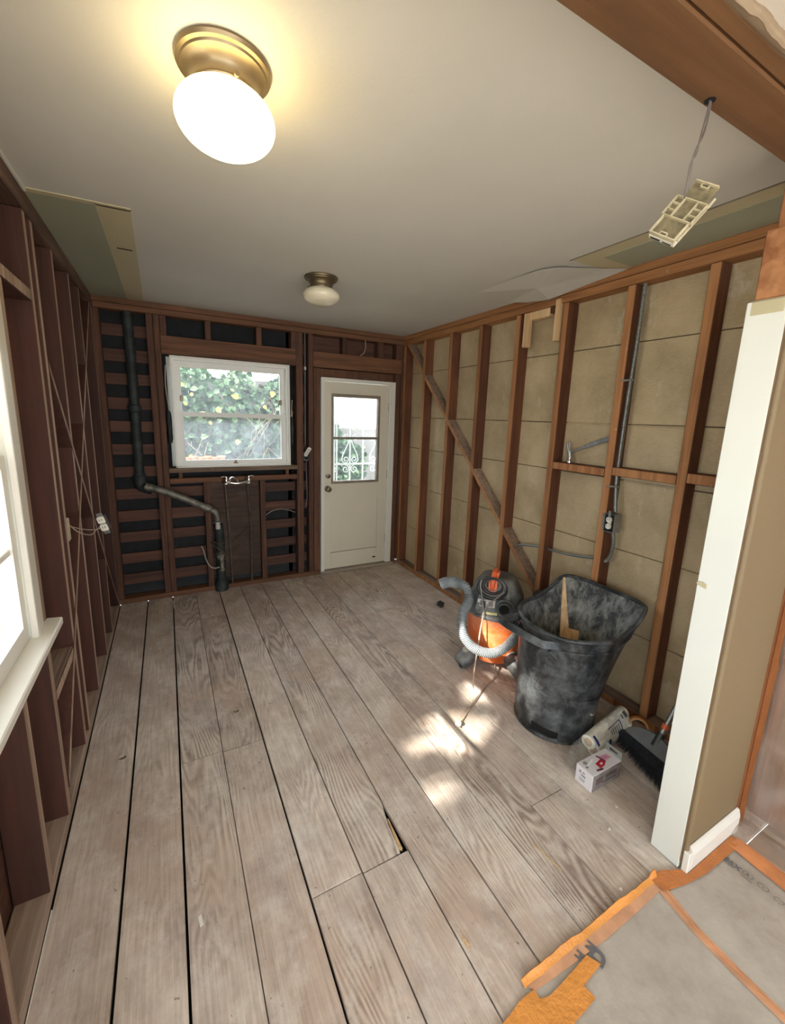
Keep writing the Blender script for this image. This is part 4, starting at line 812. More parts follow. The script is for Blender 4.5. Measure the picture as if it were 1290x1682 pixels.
def stick(name, a, b, w_, th, m, label, tip=False):
    a, b = Vector(a), Vector(b); d = (b-a).normalized(); s = d.cross(Vector((-0.6, -0.7, 0.2))).normalized(); nn = s.cross(d).normalized(); bm = bmesh.new()
    k = 0.15 if tip else 1
    A = [a+s*w_/2*q*1+nn*th/2*r for q, r in ((-1, -1), (1, -1), (1, 1), (-1, 1))]; B = [b+s*w_/2*(q*k-(1-k))+nn*th/2*r for q, r in ((-1, -1), (1, -1), (1, 1), (-1, 1))]
    va_ = [bm.verts.new(p) for p in A]; vb_ = [bm.verts.new(p) for p in B]; bm.faces.new(va_[::-1]); bm.faces.new(vb_)
    for i in range(4): bm.faces.new((va_[i], va_[(i+1) % 4], vb_[(i+1) % 4], vb_[i]))
    bmesh.ops.bevel(bm, geom=bm.edges[:], offset=0.001, segments=1, affect='EDGES')
    return obj(name, bm, m, label=label, cat='scrap wood')
stick('wood_offcut', (2.30, -2.56, 0.26), (2.50, -2.372, 0.715), 0.075, 0.012, LIGHTW, 'long pointed pale wood strip leaning in the black bin', True)
stick('wood_offcut', (2.24, -2.60, 0.30), (2.335, -2.545, 0.51), 0.075, 0.02, wood('tan_offcut', (150, 112, 70), (200, 160, 110)), 'short chunky wood piece in front of the long strip in the bin')
stick('wood_chip', (2.36, -2.61, 0.34), (2.385, -2.60, 0.44), 0.022, 0.012, LIGHTW, 'tiny splintered pale chip beside the wood in the bin')
# ---- light bulb box
bx = thing('small_carton', (2.113, -2.933, 0), 'small white printed carton lying on the boards in front of the broom', 'box')
X0_, X1_, Y0_, Y1_, Zt = 2.010, 2.212, -2.976, -2.890, 0.086
bm = bmesh.new(); addbox(bm, X0_, X1_, Y0_, Y1_, 0.0005, Zt); bmesh.ops.recalc_face_normals(bm, faces=bm.faces)
for f in bm.faces:
    if f.normal.y < -0.9: f.material_index = 1
bmesh.ops.bevel(bm, geom=bm.edges[:], offset=0.0015, segments=1, affect='EDGES'); obj('carton', bm, [BOXW, BOXD], bx)
_nb = [0]
def onbox(name, poly, m, z=Zt):
    _nb[0] += 1; z += 0.00025*_nb[0]
    return prism(name, [(X0_+u*(X1_-X0_), Y1_+v*(Y0_-Y1_)) for u, v in poly], 'z', Zt+0.0001, z+0.0003, m, bx)
onbox('printed_picture', [(0.55, 0.22), (0.86, 0.30), (0.90, 0.58), (0.60, 0.62)], INKP); onbox('printed_picture', [(0.62, 0.30), (0.82, 0.36), (0.84, 0.52), (0.64, 0.54)], simple('mauve_ink', (206, 140, 168), 0.5))
onbox('printed_picture', [(0.36, 0.50), (0.60, 0.40), (0.66, 0.62), (0.52, 0.78), (0.36, 0.80)], INKR); onbox('printed_highlight', [(0.46, 0.58), (0.54, 0.56), (0.52, 0.68), (0.45, 0.68)], BOXW)
onbox('printed_picture', [(0.56, 0.16), (0.60, 0.16), (0.66, 0.62), (0.62, 0.64)], simple('plum_ink', (110, 60, 90), 0.5)); onbox('printed_picture', [(0.12, 0.36), (0.40, 0.20), (0.43, 0.26), (0.14, 0.44)], simple('pale_tube_ink', (238, 238, 240), 0.3))
onbox('printed_ring', [(0.16+0.05*math.cos(i*PI/6), 0.22+0.11*math.sin(i*PI/6)) for i in range(12)], simple('ring_ink', (150, 148, 150), 0.5)); onbox('printed_ring', [(0.10+0.035*math.cos(i*PI/6), 0.46+0.07*math.sin(i*PI/6)) for i in range(12)], simple('ring_ink_b', (130, 128, 130), 0.5))
for i in range(5): onbox('printed_letter', [(0.22+0.035*i, 0.80+0.015*i), (0.245+0.035*i, 0.78+0.015*i), (0.255+0.035*i, 0.88+0.01*i), (0.23+0.035*i, 0.90+0.01*i)], simple('plum_ink_b', (92, 40, 62), 0.5))
for (y, z, w_, h_) in ((-2.912, 0.062, 0.010, 0.012), (-2.93, 0.064, 0.012, 0.008), (-2.93, 0.048, 0.022, 0.010), (-2.925, 0.03, 0.030, 0.004), (-2.925, 0.022, 0.026, 0.004)): block('printed_note', X0_-0.0009, X0_-0.0001, y-w_/2, y+w_/2, z-h_/2, z+h_/2, simple('grey_print', (160, 158, 170), 0.5), bx, bev=0)
for (x, z, w_, h_) in ((2.06, 0.045, 0.05, 0.03), (2.14, 0.05, 0.08, 0.02), (2.13, 0.025, 0.09, 0.006)): block('printed_note', x-w_/2, x+w_/2, Y0_-0.0009, Y0_-0.0001, z-h_/2, z+h_/2, simple('brown_print', (104, 90, 88), 0.5), bx, bev=0)
bm = bmesh.new()
for a, b, c, d in ((-2.974, -2.892, 0.0, 0.012), (-2.974, -2.892, 0.026, 0.038), (-2.974, -2.952, 0.012, 0.026), (-2.914, -2.892, 0.012, 0.026)):
    addbox(bm, X1_-0.002+c*0.5, X1_+d*0.5, a, b, Zt+c, Zt+d) if False else addbox(bm, X1_-0.001, X1_+0.0005, a, b, Zt+c-0.002, Zt+d)
obj('hanger_flap', bm, simple('foil_card', (170, 176, 172), 0.25, 0.4), bx)
# ---- bag of paint rollers
bg_ = thing('roller_pack', (2.33, -2.80, 0), 'crumpled clear plastic bag with white roller covers between bin and carton', 'bag')
A0, B0 = Vector((2.555, -2.765, 0.06)), Vector((2.10, -2.835, 0.05)); 
for i, (dy, dz, rr) in enumerate(((0.022, -0.012, 0.034), (-0.026, -0.012, 0.034), (0.0, 0.024, 0.034))):
    d = (B0-A0); off = Vector((0.15*dy, dy, dz)); tube('roller_cover', [A0+d*0.04+off, A0+d*0.35+off, A0+d*(0.72+0.05*i)+off], rr, simple('cream_nap', (246, 242, 228), 0.9, bump=0.6), bg_, 16)
    s_ = A0+d*(0.72+0.05*i)+off; lathe('roller_core', [(0.02, 0), (0.02, 0.003), (0.001, 0.003)], s_, TAPEC, bg_, 16, align(d))
def filmm():
    k = N('clear_bag_film'); t = k.t; tr = k.n('ShaderNodeBsdfTransparent'); df = k.n('ShaderNodeBsdfDiffuse', i0=col((236, 236, 230))); gl = k.n('ShaderNodeBsdfGlossy'); gl.inputs['Roughness'].default_value = 0.12
    m1 = k.n('ShaderNodeMixShader'); m1.inputs[0].default_value = 0.16; k.put(m1.inputs[1], tr.outputs[0]); k.put(m1.inputs[2], df.outputs[0]); m2 = k.n('ShaderNodeMixShader'); m2.inputs[0].default_value = 0.10
    k.put(m2.inputs[1], m1.outputs[0]); k.put(m2.inputs[2], gl.outputs[0]); k.put(t.nodes['Material Output'].inputs[0], m2.outputs[0]); return k.m
BAGF = filmm()
bm = bmesh.new(); rings = []; nS, nR = 46, 28
for j in range(nS+1):
    s = j/nS; c_ = A0.lerp(Vector((2.035, -2.848, 0.03)), s); R_ = 0.066*(min(1, (s+0.02)/0.08)**0.5) if s < 0.08 else 0.066 if s < 0.62 else 0.066-0.045*(s-0.62)/0.38
    r_ = []
    for k in range(nR):
        a = 2*PI*k/nR; nz = noise.noise(Vector((s*9, math.cos(a)*2.2, math.sin(a)*2.2)))*0.010*(1+2*max(0, s-0.55))+noise.noise(Vector((s*22, a*2, 1)))*0.002
        flat = 1.0 if s < 0.6 else 1+1.1*(s-0.6)
        p = c_+Vector((0.13*math.cos(a)*R_, (R_*flat+nz)*math.cos(a)*0.92, (R_+nz)*math.sin(a)*0.95)); p.z = max(p.z, 0.004+0.001*abs(math.sin(k*1.7))); r_.append(bm.verts.new(p))
    rings.append(r_)
for a, b in zip(rings, rings[1:]):
    for k in range(nR): bm.faces.new((a[k], a[(k+1) % nR], b[(k+1) % nR], b[k]))
fb = obj('bag_film', bm, BAGF, bg_, True)
def bagprint(name, s0, s1, a0, a1, m):
    bm = bmesh.new(); g = []
    for i in range(6):
        row = []
        for j in range(6):
            s = s0+(s1-s0)*i/5; a = math.radians(a0+(a1-a0)*j/5); c_ = A0.lerp(Vector((2.035, -2.848, 0.03)), s)
            row.append(bm.verts.new(c_+Vector((0.13*math.cos(a)*0.07, 0.070*math.cos(a)*0.95, 0.071*math.sin(a)))))
        g.append(row)
    for i in range(5):
        for j in range(5): bm.faces.new((g[i][j], g[i+1][j], g[i+1][j+1], g[i][j+1]))
    obj(name, bm, m, fb)
bagprint('printed_panel', 0.10, 0.14, 108, 132, simple('dark_print', (70, 66, 70), 0.5)); bagprint('printed_panel', 0.17, 0.19, 112, 128, simple('dark_print_b', (96, 90, 92), 0.5))
bagprint('printed_line', 0.24, 0.46, 118, 121, INKN); bagprint('printed_line', 0.26, 0.46, 170, 173, simple('grey_line', (96, 96, 110), 0.5)); bagprint('printed_line', 0.24, 0.255, 120, 170, INKN)
for q in range(5): bagprint('printed_text', 0.28+q*0.035, 0.295+q*0.035, 128, 160-4*q, simple('slate_print', (110, 108, 116), 0.5))
bagprint('printed_band', 0.47, 0.51, 150, 190, INKN); bagprint('printed_band', 0.66, 0.69, 100, 140, INKN); bagprint('printed_band', 0.70, 0.72, 30, 60, INKN)
# ---- broom
br = thing('push_broom', (2.37, -2.99, 0), 'black bristled broom with grey cap and metal handle behind the white wall end', 'broom')
ca, cb = Vector((2.395, -2.872, 0.100)), Vector((2.345, -3.150, 0.108)); n = 20; bm = bmesh.new(); prev = None
for i in range(n+1):
    s = i/n; p = ca.lerp(cb, s); arch = 0.055*math.sin(PI*min(1, s*1.0))**0.7; q = [p, p+Vector((0.022, -0.004, -0.006)), p+Vector((0.030+arch*0.5, -0.006, 0.008+arch)), p+Vector((0.012+arch*0.5, 0, 0.012+arch))]
    q = [bm.verts.new(v) for v in q]
    if prev:
        for k in range(4): bm.faces.new((prev[k], prev[(k+1) % 4], q[(k+1) % 4], q[k]))
    else: bm.faces.new(q)
    prev = q
bm.faces.new(prev[::-1]); obj('broom_cap', bm, BHEAD, br, True)
bm = bmesh.new()
for i in range(2200):
    s = random.random(); r2 = random.random(); p = ca.lerp(cb, s)+Vector((0.002+0.02*r2, 0, -0.003)); ss = (s-0.5)*1.16+0.5
    tp = Vector((2.385, -2.815, 0.003)).lerp(Vector((2.245, -3.19, 0.003)), ss)+Vector((0.07*r2, -0.006*r2, random.uniform(0, 0.012))); 
    tp += Vector((random.uniform(-1, 1), random.uniform(-1, 1), 0))*0.002; mid = (p+tp)/2+Vector((-0.004, 0, 0.010)); d = Vector((0.0012, 0.0018, 0)); 
    a_, b_, c_, d_, e_ = bm.verts.new(p-d), bm.verts.new(p+d), bm.verts.new(mid+d), bm.verts.new(mid-d), bm.verts.new(tp); bm.faces.new((a_, b_, c_, d_)); bm.faces.new((d_, c_, e_))
obj('bristles', bm, BRIS, br, kind='stuff')
sA = Vector((2.412, -3.018, 0.150)); sB = Vector((2.452, -3.026, 0.235)); hdv = (sB-sA).normalized()
tube('socket', [sA-hdv*0.03, sA, sA+hdv*0.04], lambda s: 0.021-0.003*s, simple('dark_socket', (44, 50, 46), 0.35), br, 14); tube('metal_handle', [sA+hdv*0.035, sA+hdv*1.08], 0.0115, STEEL, br, 12, smooth=False)
lathe('orange_collar', [(0.0135, 0), (0.0155, 0.002), (0.0155, 0.024), (0.0135, 0.026)], sA+hdv*0.062, REDO, br, 16, align(hdv))
# ---- tape roll
tr_ = thing('tape_roll', (2.575, -2.822, 0.0), 'partly used roll of orange masking tape on edge by the wall plate', 'tape roll')
Mt = align((-0.80, -0.50, 0.34)); ct = Vector((2.548, -2.852, 0.051))
lathe('tape', [(0.043, -0.022), (0.049, -0.022), (0.049, 0.022), (0.043, 0.022)], ct, TAPE, tr_, 40, Mt, close=True); lathe('core', [(0.039, -0.0225), (0.043, -0.0225), (0.043, 0.0225), (0.039, 0.0225)], ct, TAPEC, tr_, 40, Mt, close=True)
# ---- floor debris, and one strip of painted seam light
prism('paint_chip_or_light', [(0.427, -2.705), (0.437, -2.700), (0.441, -2.733), (0.431, -2.737)], 'z', 0.0012, 0.0035, TRIMW, label='narrow white paint chip on the board left of the split', cat='paint chip')
prism('paint_chip_or_light', [(0.391, -0.10), (0.399, -0.10), (0.403, -0.26), (0.396, -0.26)], 'z', 0.0012, 0.004, TRIMW, label='thin white strip painted as light from below in a seam near the back wall', cat='paint chip')  # light shining up through the seam, painted as a white strip
prism('wood_sliver', [(1.163, -3.14), (1.169, -3.138), (1.176, -3.165), (1.168, -3.168)], 'z', 0.0012, 0.006, LIGHTW, label='tiny wood sliver in a seam above the orange tape', cat='sliver')
prism('wood_sliver', [(1.60, -3.02), (1.603, -3.02), (1.622, -3.14), (1.619, -3.142)], 'z', 0.0012, 0.004, LIGHTW, label='thin pale sliver lying on boards left of the wall end', cat='sliver')
for i, (x, y) in enumerate(((2.05, -3.07), (1.93, -3.12), (1.76, -3.28))):
    bm = bmesh.new(); bmesh.ops.create_icosphere(bm, subdivisions=1, radius=0.007)
    for v in bm.verts: v.co = Vector((v.co.x*random.uniform(.5, 1.4), v.co.y*random.uniform(.5, 1.4), abs(v.co.z)*random.uniform(.4, .9)))+Vector((x, y, 0.001))
    obj('plaster_crumb', bm, TRIMW, label='plaster crumb on the boards %s' % ('nearest the white carton', 'midway between carton and wall end', 'beside the orange tape tip')[i], cat='crumb', group='plaster crumbs on the floor')
# ---- protective floor paper and tape
pp = thing('floor_paper', (1.9, -4.2, 0.0), 'grey protective paper sheets covering the hall floor', 'floor covering')
def sheet(name, x0, x1, y0, y1, z, m, parent, nx=24, ny=24, amp=0.002, jag=0.0, **kw):
    bm = bmesh.new(); g = []
    for i in range(nx+1):
        row = []
        for j in range(ny+1):
            x = x0+(x1-x0)*i/nx; y = y0+(y1-y0)*j/ny
            row.append(bm.verts.new((x, y+(jag*noise.noise(Vector((x*9, 1, 0))) if j == ny else 0), z+amp*(0.5+noise.noise(Vector((x*5, y*5, 2)))))))
        g.append(row)
    for i in range(nx):
        for j in range(ny): bm.faces.new((g[i][j], g[i+1][j], g[i+1][j+1], g[i][j+1]))
    return obj(name, bm, m, parent, True, **kw)
sheet('paper_sheet', 1.245, 1.90, -6.9, -3.315, 0.0012, PAPER, pp, 30, 60, 0.0025, 0.006); sheet('paper_sheet', -1.0, 1.25, -6.9, -3.395, 0.0010, PAPER, pp, 30, 60, 0.0025, 0.004); sheet('paper_sheet', 1.86, 2.36, -6.9, -3.365, 0.0040, PAPER, pp, 20, 60, 0.002)
def textobj(s, loc, size, rotz, m, parent, bold=0.0):
    cu = bpy.data.curves.new('printed_mark', 'FONT'); cu.body = s; cu.size = size; cu.extrude = 0.0003; cu.offset = bold
    tmp = bpy.data.objects.new('printed_mark', cu); me = bpy.data.meshes.new_from_object(tmp); bpy.data.objects.remove(tmp)
    o = bpy.data.objects.new('printed_mark', me); C.objects.link(o); o.location = loc; o.rotation_euler = (0, 0, rotz); me.materials.clear(); me.materials.append(m)
    return finish(o, None, parent, None, None, None, None)
textobj('85X', (2.212, -3.395, 0.0085), 0.030, -PI/2, INK, pp, 0.0008)
textobj('R', (2.222, -3.462, 0.0085), 0.014, -PI/2, INK, pp, 0.0006); textobj('+', (2.219, -3.508, 0.0085), 0.014, -PI/2, INK, pp)
def ringmark(cx, cy, rx, ry):
    bm = bmesh.new(); n = 28; 
    for i in range(n):
        if i % 7 == 6: continue
        q = [(cx+r*rx*math.cos(a), cy+r*ry*math.sin(a), 0.0085) for r, a in ((1, 2*PI*i/n), (1, 2*PI*(i+1)/n), (0.86, 2*PI*(i+1)/n), (0.86, 2*PI*i/n))]; bm.faces.new([bm.verts.new(v) for v in q])
    obj('printed_ring', bm, INK, pp)
ringmark(2.226, -3.467, 0.013, 0.017); ringmark(2.226, -3.512, 0.013, 0.017); ringmark(2.222, -3.558, 0.011, 0.014)
for y in (-3.395, -3.452): block('printed_rule', 2.204, 2.206, y-0.035, y, 0.0080, 0.0086, INK, pp, bev=0)
for x, y, s in ((1.466, -3.333, 0.036), (1.515, -3.333, 0.036)): textobj('H' if x < 1.5 else 'N', (x-0.012, y-0.026, 0.0078), s, 0.30, INK, pp, 0.0016)
textobj('D', (1.496, -3.392, 0.0062), 0.056, 0.25, INK, pp, 0.003)
def tapepoly(name, poly, z, m, label=None, th=0.0012, parent=None, cat='tape', sub=True):
    bm = bmesh.new(); f = bm.faces.new([bm.verts.new((x, y, z)) for x, y in poly]); r = bmesh.ops.triangulate(bm, faces=[f])
    if sub: bmesh.ops.subdivide_edges(bm, edges=bm.edges[:], cuts=5, use_grid_fill=True)
    for v in bm.verts: v.co.z += 0.0035*(0.5+0.5*noise.noise(Vector((v.co.x*40, v.co.y*22, 0))))*(1 if sub else 0)
    g = bmesh.ops.solidify(bm, geom=bm.faces[:], thickness=th)
    return obj(name, bm, m, parent, True, label=label, cat=cat if parent is None else None)
tapepoly('masking_tape', [(1.05, -3.36), (1.131, -3.346), (1.173, -3.341), (1.22, -3.333), (1.275, -3.333), (1.275, -3.355), (1.303, -3.364), (1.348, -3.362), (1.482, -3.351), (1.503, -3.385), (1.412, -3.394), (1.42, -3.428), (1.323, -3.434), (1.24, -3.47), (1.05, -3.47)], 0.006, TAPE, 'bright orange crinkled tape patch on the paper at the bottom edge')
bm = bmesh.new(); n = 60; rows = [[], [], [], [], []]      # taped paper edge curling up
for i in range(n+1):
    s = i/n; x = 1.255+(1.912-1.255)*s; lift = 0.010+0.016*abs(math.sin(s*7.1))*(0.6+0.4*noise.noise(Vector((s*8, 0, 0))))+(0.014 if s > 0.96 else 0)
    yy = -3.300-0.006*s+0.004*noise.noise(Vector((s*14, 3, 0)))
    for r_, (dy, z) in zip(rows, ((0.0, lift), (-0.003, lift+0.003), (-0.008, lift*0.6+0.004), (-0.014, 0.008), (-0.020, 0.0055))): r_.append(bm.verts.new((x, yy+dy, z)))
for a, b in zip(rows, rows[1:]):
    for i in range(n): bm.faces.new((a[i], a[i+1], b[i+1], b[i]))
for f in bm.faces: f.material_index = 0
o = obj('masking_tape', bm, TAPE, None, True, label='long orange tape strip curling up along the edge of the boards', cat='tape')
tapepoly('faded_tape', [(1.26, -3.314), (1.50, -3.316), (1.80, -3.318), (1.90, -3.318), (1.885, -3.349), (1.735, -3.351), (1.588, -3.352), (1.427, -3.345), (1.275, -3.337)], 0.0050, TAPEP, 'faded peach tape band just inside the curling strip', sub=False)
tapepoly('paper_seam_tape', [(1.872, -3.35), (1.848, -3.469), (1.844, -3.572), (1.846, -3.72), (1.846, -4.3), (1.884, -4.3), (1.878, -3.72), (1.876, -3.60), (1.882, -3.47), (1.912, -3.35)], 0.0072, TAPEP, 'long peach tape seam between the two grey paper sheets', sub=False)
tube('seam_ridge', [(1.893, -3.36, 0.009), (1.868, -3.47, 0.0095), (1.862, -3.6, 0.0095), (1.862, -3.8, 0.009), (1.864, -4.2, 0.009)], 0.0022, simple('ridge_tape', (216, 150, 104), 0.6), pp)
tapepoly('corner_tape', [(1.885, -3.300), (1.95, -3.312), (2.02, -3.345), (2.022, -3.364), (2.30, -3.364), (2.345, -3.364), (2.345, -3.40), (2.086, -3.395), (1.967, -3.378), (1.885, -3.358)], 0.0085, TAPED, 'crumpled orange tape at the foot of the beige stub wall')
tapepoly('edge_tape', [(2.29, -3.38), (2.36, -3.38), (2.362, -3.60), (2.362, -4.4), (2.285, -4.4), (2.275, -3.6)], 0.0092, simple('worn_orange_tape', (214, 142, 92), 0.55, var=0.15), 'wide faded orange tape along the right edge of the paper')
bm = bmesh.new(); n = 70; A = []; B = []      # tape running up the casing
for i in range(n+1):
    z = 0.0+2.1*i/n; wob = 0.010*noise.noise(Vector((z*5, 0, 0)))+0.004*noise.noise(Vector((z*30, 0, 0))); A.append(bm.verts.new((2.398, -3.3545, z))); B.append(bm.verts.new((2.452+wob+(0.012 if 0.35 < z < 0.75 else 0), -3.3545-0.002, z)))
for i in range(n): bm.faces.new((A[i], A[i+1], B[i+1], B[i]))
bmesh.ops.solidify(bm, geom=bm.faces[:], thickness=0.0012); obj('casing_tape', bm, TAPED, label='tall strip of deep orange tape up the doorway casing', cat='tape')
# plastic sheet over the hall side
bm = bmesh.new(); nz, ny = 60, 40; g = []
for i in range(nz+1):
    row = []; s = i/nz
    for j in range(ny+1):
        y = -3.350-1.5*j/ny; wv = 0.018*noise.noise(Vector((y*7, s*5, 1)))+0.007*noise.noise(Vector((y*22, s*13, 4)))
        if s < 0.18: q = s/0.18; x = 2.345+0.13*q+0.3*wv; z = 0.012+0.02*abs(math.sin(q*3))+0.012*(0.5+noise.noise(Vector((y*18, q*5, 2))))
        else: q = (s-0.18)/0.82; x = 2.478+wv*min(1, q*8)*0.8; z = 0.03+2.05*q
        row.append(bm.verts.new((x, y, z)))
    g.append(row)
for i in range(nz):
    for j in range(ny): bm.faces.new((g[i][j], g[i+1][j], g[i+1][j+1], g[i][j+1]))
obj('plastic_sheet', bm, FILM, None, True, label='dusty wrinkled clear plastic sheet hung right of the beige stub wall', cat='plastic sheet')
# ---- garden outside
block('garden_floor', -14, 14, 0.2, 14, -0.62, -0.6, GROUND, None, kind='structure', bev=0); YARD_BOUNCE = simple('pale_bounce_ground', (196, 190, 178), 0.9, var=0.08, scale=2)
block('rear_yard_floor', -0.2, 14, -16, -7.2, -0.62, -0.6, YARD_BOUNCE, None, kind='structure', bev=0); block('yard_floor', -14, -0.2, -16, 0.2, -0.62, -0.6, YARD_BOUNCE, None, kind='structure', bev=0)  # yard ground made pale to bounce extra daylight up to the ceilings
def leaves(name, n, fn, size, m, label, cat, parent=None, tint=(0, 1), stuff=True):
    vs, fs, ti = [], [], []; R = random.Random(len(name)*7+n)
    for i in range(n):
        p, nrm, tv = fn(R); nrm = Vector(nrm).normalized(); u = nrm.cross(Vector((R.uniform(-1, 1), R.uniform(-1, 1), R.uniform(-1, 1)))).normalized(); v = nrm.cross(u)
        s = size*R.uniform(0.6, 1.3); b = len(vs); p = Vector(p)
        for a, c_, h in ((-0.5, 0, 0), (-0.15, 0.42, 0.1), (0.25, 0.30, 0.08), (0.6, 0, -0.1), (0.25, -0.30, 0.08), (-0.15, -0.42, 0.1)): vs.append(p+u*a*s+v*c_*s+nrm*h*s)
        fs += [(b, b+1, b+2, b+3), (b, b+3, b+4, b+5)]; ti += [tv]*6
    me = bpy.data.meshes.new(name); me.from_pydata(vs, [], fs); at = me.attributes.new('tint', 'FLOAT', 'POINT'); at.data.foreach_set('value', ti)
    o = bpy.data.objects.new(name, me); C.objects.link(o); me.materials.append(m); return finish(o, None, parent, 'stuff' if stuff else None, label, cat if parent is None else None, None)
def fivy(R):
    x = R.uniform(-1.3, 3.0); top = 2.14+0.05*math.sin(x*4)+0.06*math.sin(x*11)-(0.12 if x > 1.4 else 0)-max(0, x-2.0)*0.9
    z = -0.6+(top+0.6)*R.random()**0.62; y = 1.72+R.uniform(-0.16, 0.16)
    return (x, y, z), (R.uniform(-0.7, 0.7), -1, R.uniform(0.0, 1.3)), min(0.74, max(0, R.gauss(0.42, 0.22)))
leaves('ivy_hedge', 9500, fivy, 0.072, IVY, 'tall ivy hedge outside behind the back window', 'hedge')
def fy(R):
    x = R.uniform(0.5, 1.9); return (x, 1.50+R.uniform(-0.04, 0.04), R.uniform(1.0, 2.05)), (R.uniform(-0.4, 0.4), -1, R.uniform(0, .8)), 1.0
leaves('yellow_ivy_leaves', 14, fy, 0.075, IVY, 'scattered yellow leaves on the ivy hedge', 'leaves')
bm = bmesh.new(); R = random.Random(3)
for i in range(90):
    x = R.uniform(-0.8, 2.3); z = R.uniform(-0.5, 1.2); addtube(bm, [(x, 1.60, z), (x+R.uniform(-.2, .2), 1.54, z+0.3), (x+R.uniform(-.4, .4), 1.60, z+0.6), (x+R.uniform(-.5, .5), 1.64, z+0.85)], 0.005, 4, 3)
obj('bare_vine_stems', bm, STEM, None, label='tangle of bare vine stems on the hedge', cat='vines', kind='stuff')
fn_ = thing('garden_fence', (1, 1.95, -0.6), 'weathered grey board fence behind the ivy', 'fence')
for i in range(30): block('fence_board', -1.9+i*0.2, -1.9+i*0.2+0.1985, 1.94, 1.96, -0.6, (2.02 if i < 19 else 1.42)+0.01*(i % 3), FENCE, fn_)
tp = thing('terracotta_pots', (0.8, 1.35, 0.9), 'stack of terracotta edging below the ivy at lower left of the window', 'pots')
for i in range(6): lathe('pot', [(0.032, 0), (0.04, 0.05), (0.046, 0.055), (0.046, 0.07), (0.036, 0.07)], (0.62+0.075*i, 1.42, 1.02+0.012*(i % 2)), TERRA, tp, 14)
block('pot_shelf', 0.5, 1.1, 1.36, 1.50, 0.99, 1.012, FENCE, tp)
for x in (0.53, 1.07): block('shelf_leg', x-0.015, x+0.015, 1.41, 1.44, -0.6, 0.99, FENCE, tp)
def fbush(R):
    a = R.uniform(0, 2*PI); b = R.uniform(-0.6, 1.4); return (3.1+0.75*math.cos(a)*math.cos(b), 2.5+0.5*math.sin(a)*math.cos(b), 0.35+1.05*math.sin(b)), (math.cos(a), math.sin(a)-0.4, 0.6), R.uniform(0.4, 0.85)
leaves('green_bush', 1600, fbush, 0.10, IVY, 'bright green bush outside seen through the door glass', 'bush')
nb = thing('neighbour_house', (5, 7, -0.6), 'pale neighbouring house wall seen through the top of the door glass', 'house')
block('house_wall', 3.4, 9.0, 6.0, 6.4, -0.6, 2.75, SIDING, nb); block('eave', 3.2, 9.2, 5.8, 6.0, 2.3, 2.38, FENCE, nb); block('house_roof', 3.2, 9.2, 5.7, 6.5, 2.75, 2.85, FENCE, nb)
# security gate outside the door
sgt = thing('security_gate', (2.2, 0.32, -0.1), 'white wrought iron security gate with scrolls outside the door', 'gate')
GY = 0.32
def spiral(cx, cz, r, turns, start, sgn=1, n=26):
    return [(cx+r*(1-0.80*i/n)*math.cos(start+sgn*2*PI*turns*i/n), GY, cz+r*(1-0.80*i/n)*math.sin(start+sgn*2*PI*turns*i/n)) for i in range(n+1)]
for x in (1.80, 1.955, 2.045, 2.20, 2.355, 2.62): 
    block('gate_bar', x-0.007, x+0.007, GY-0.007, GY+0.007, -0.1, 2.1, GATEW, sgt, bev=0)
block('gate_frame', 1.99, 2.02, GY-0.012, GY+0.012, -0.1, 2.1, GATEW, sgt); block('gate_frame', 2.66, 2.70, GY-0.012, GY+0.012, -0.1, 2.1, GATEW, sgt)
for z in (0.15, 1.10, 1.82): block('gate_rail', 1.78, 2.68, GY-0.008, GY+0.008, z-0.009, z+0.009, GATEW, sgt, bev=0)
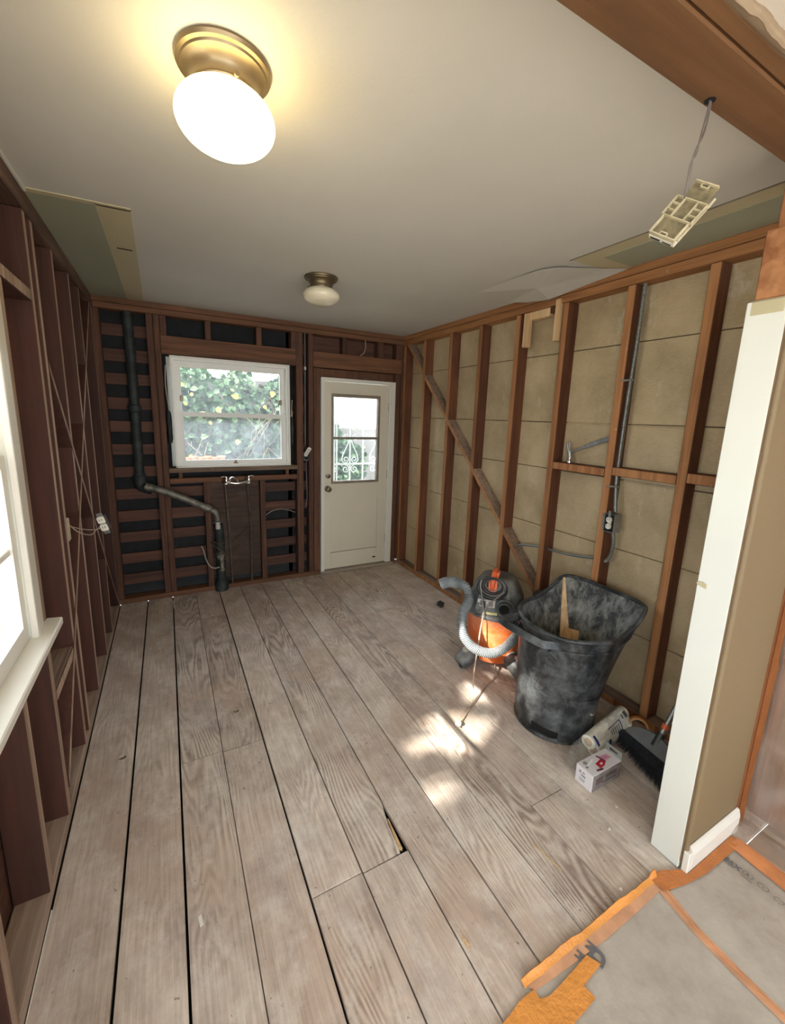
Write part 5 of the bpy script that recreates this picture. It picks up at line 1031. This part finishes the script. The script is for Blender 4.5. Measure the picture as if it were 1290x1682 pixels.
for c_ in (2.20, 2.53):
    for s in (-1, 1):
        tube('scroll', [(c_+s*0.012, GY, 1.36), (c_+s*0.04, GY, 1.29), (c_+s*0.085, GY, 1.20)]+spiral(c_+s*0.052, 1.150, 0.042, 1.4, 0 if s > 0 else PI, -s), 0.0055, GATEW, sgt, 6, 3)
        tube('scroll', spiral(c_+s*0.05, 1.395, 0.034, 1.5, -PI/2, s), 0.0055, GATEW, sgt, 6, 2); tube('scroll', spiral(c_+s*0.052, 1.045, 0.044, 1.5, PI/2, s), 0.0055, GATEW, sgt, 6, 2)
tube('scroll', spiral(2.01, 1.045, 0.044, 1.5, PI/2, 1), 0.0055, GATEW, sgt, 6, 2)
# tree outside the left window that breaks up the sunlight
tt = thing('garden_tree', (-7.4, -3.7, -0.6), 'leafy garden tree standing outside the left window', 'tree')
tube('trunk', [(-7.4, -3.7, -0.6), (-7.35, -3.65, 2.0), (-7.2, -3.6, 3.8), (-6.9, -3.5, 5.3)], 0.13, STEM, tt, 10)
gaps_ = [(1.72, -2.40, 0.15, 1), (1.56, -2.46, 0.10, 1), (1.62, -2.22, 0.08, .85), (1.48, -2.16, 0.06, .7), (2.06, -2.28, 0.08, 1), (1.40, -2.72, 0.09, .8), (1.98, -2.20, 0.07, 1), (1.34, -2.62, 0.05, .9), (2.10, -2.13, 0.10, 1), (2.45, -1.96, 0.20, 1), (2.65, -2.05, 0.12, .9), (2.36, -2.52, 0.13, .95), (1.86, -2.62, 0.07, .7), (1.42, -2.40, 0.06, .7), (1.95, -2.46, 0.08, .75), (2.2, -2.35, 0.08, .7)]  # leaf gaps carved along the sun so patches land at these floor spots
def ftree(R):
    while True:
        p = (-6.6+R.gauss(0, 0.75), -3.5+R.gauss(0, 0.75), 5.75+R.gauss(0, 0.8)); t_ = p[2]/1.15; fx, fy = p[0]+1.7*t_, p[1]+0.2*t_
        ok = True
        for gx, gy, gr_, pr_ in gaps_:
            if math.hypot(fx-gx, fy-gy) < gr_*1.1 and R.random() < pr_: ok = False
        if ok: return p, (R.uniform(-1, 1), R.uniform(-1, 1), R.uniform(-1, 1)), R.random()
leaves('foliage', 4300, ftree, 0.15, TREE, None, None, tt)
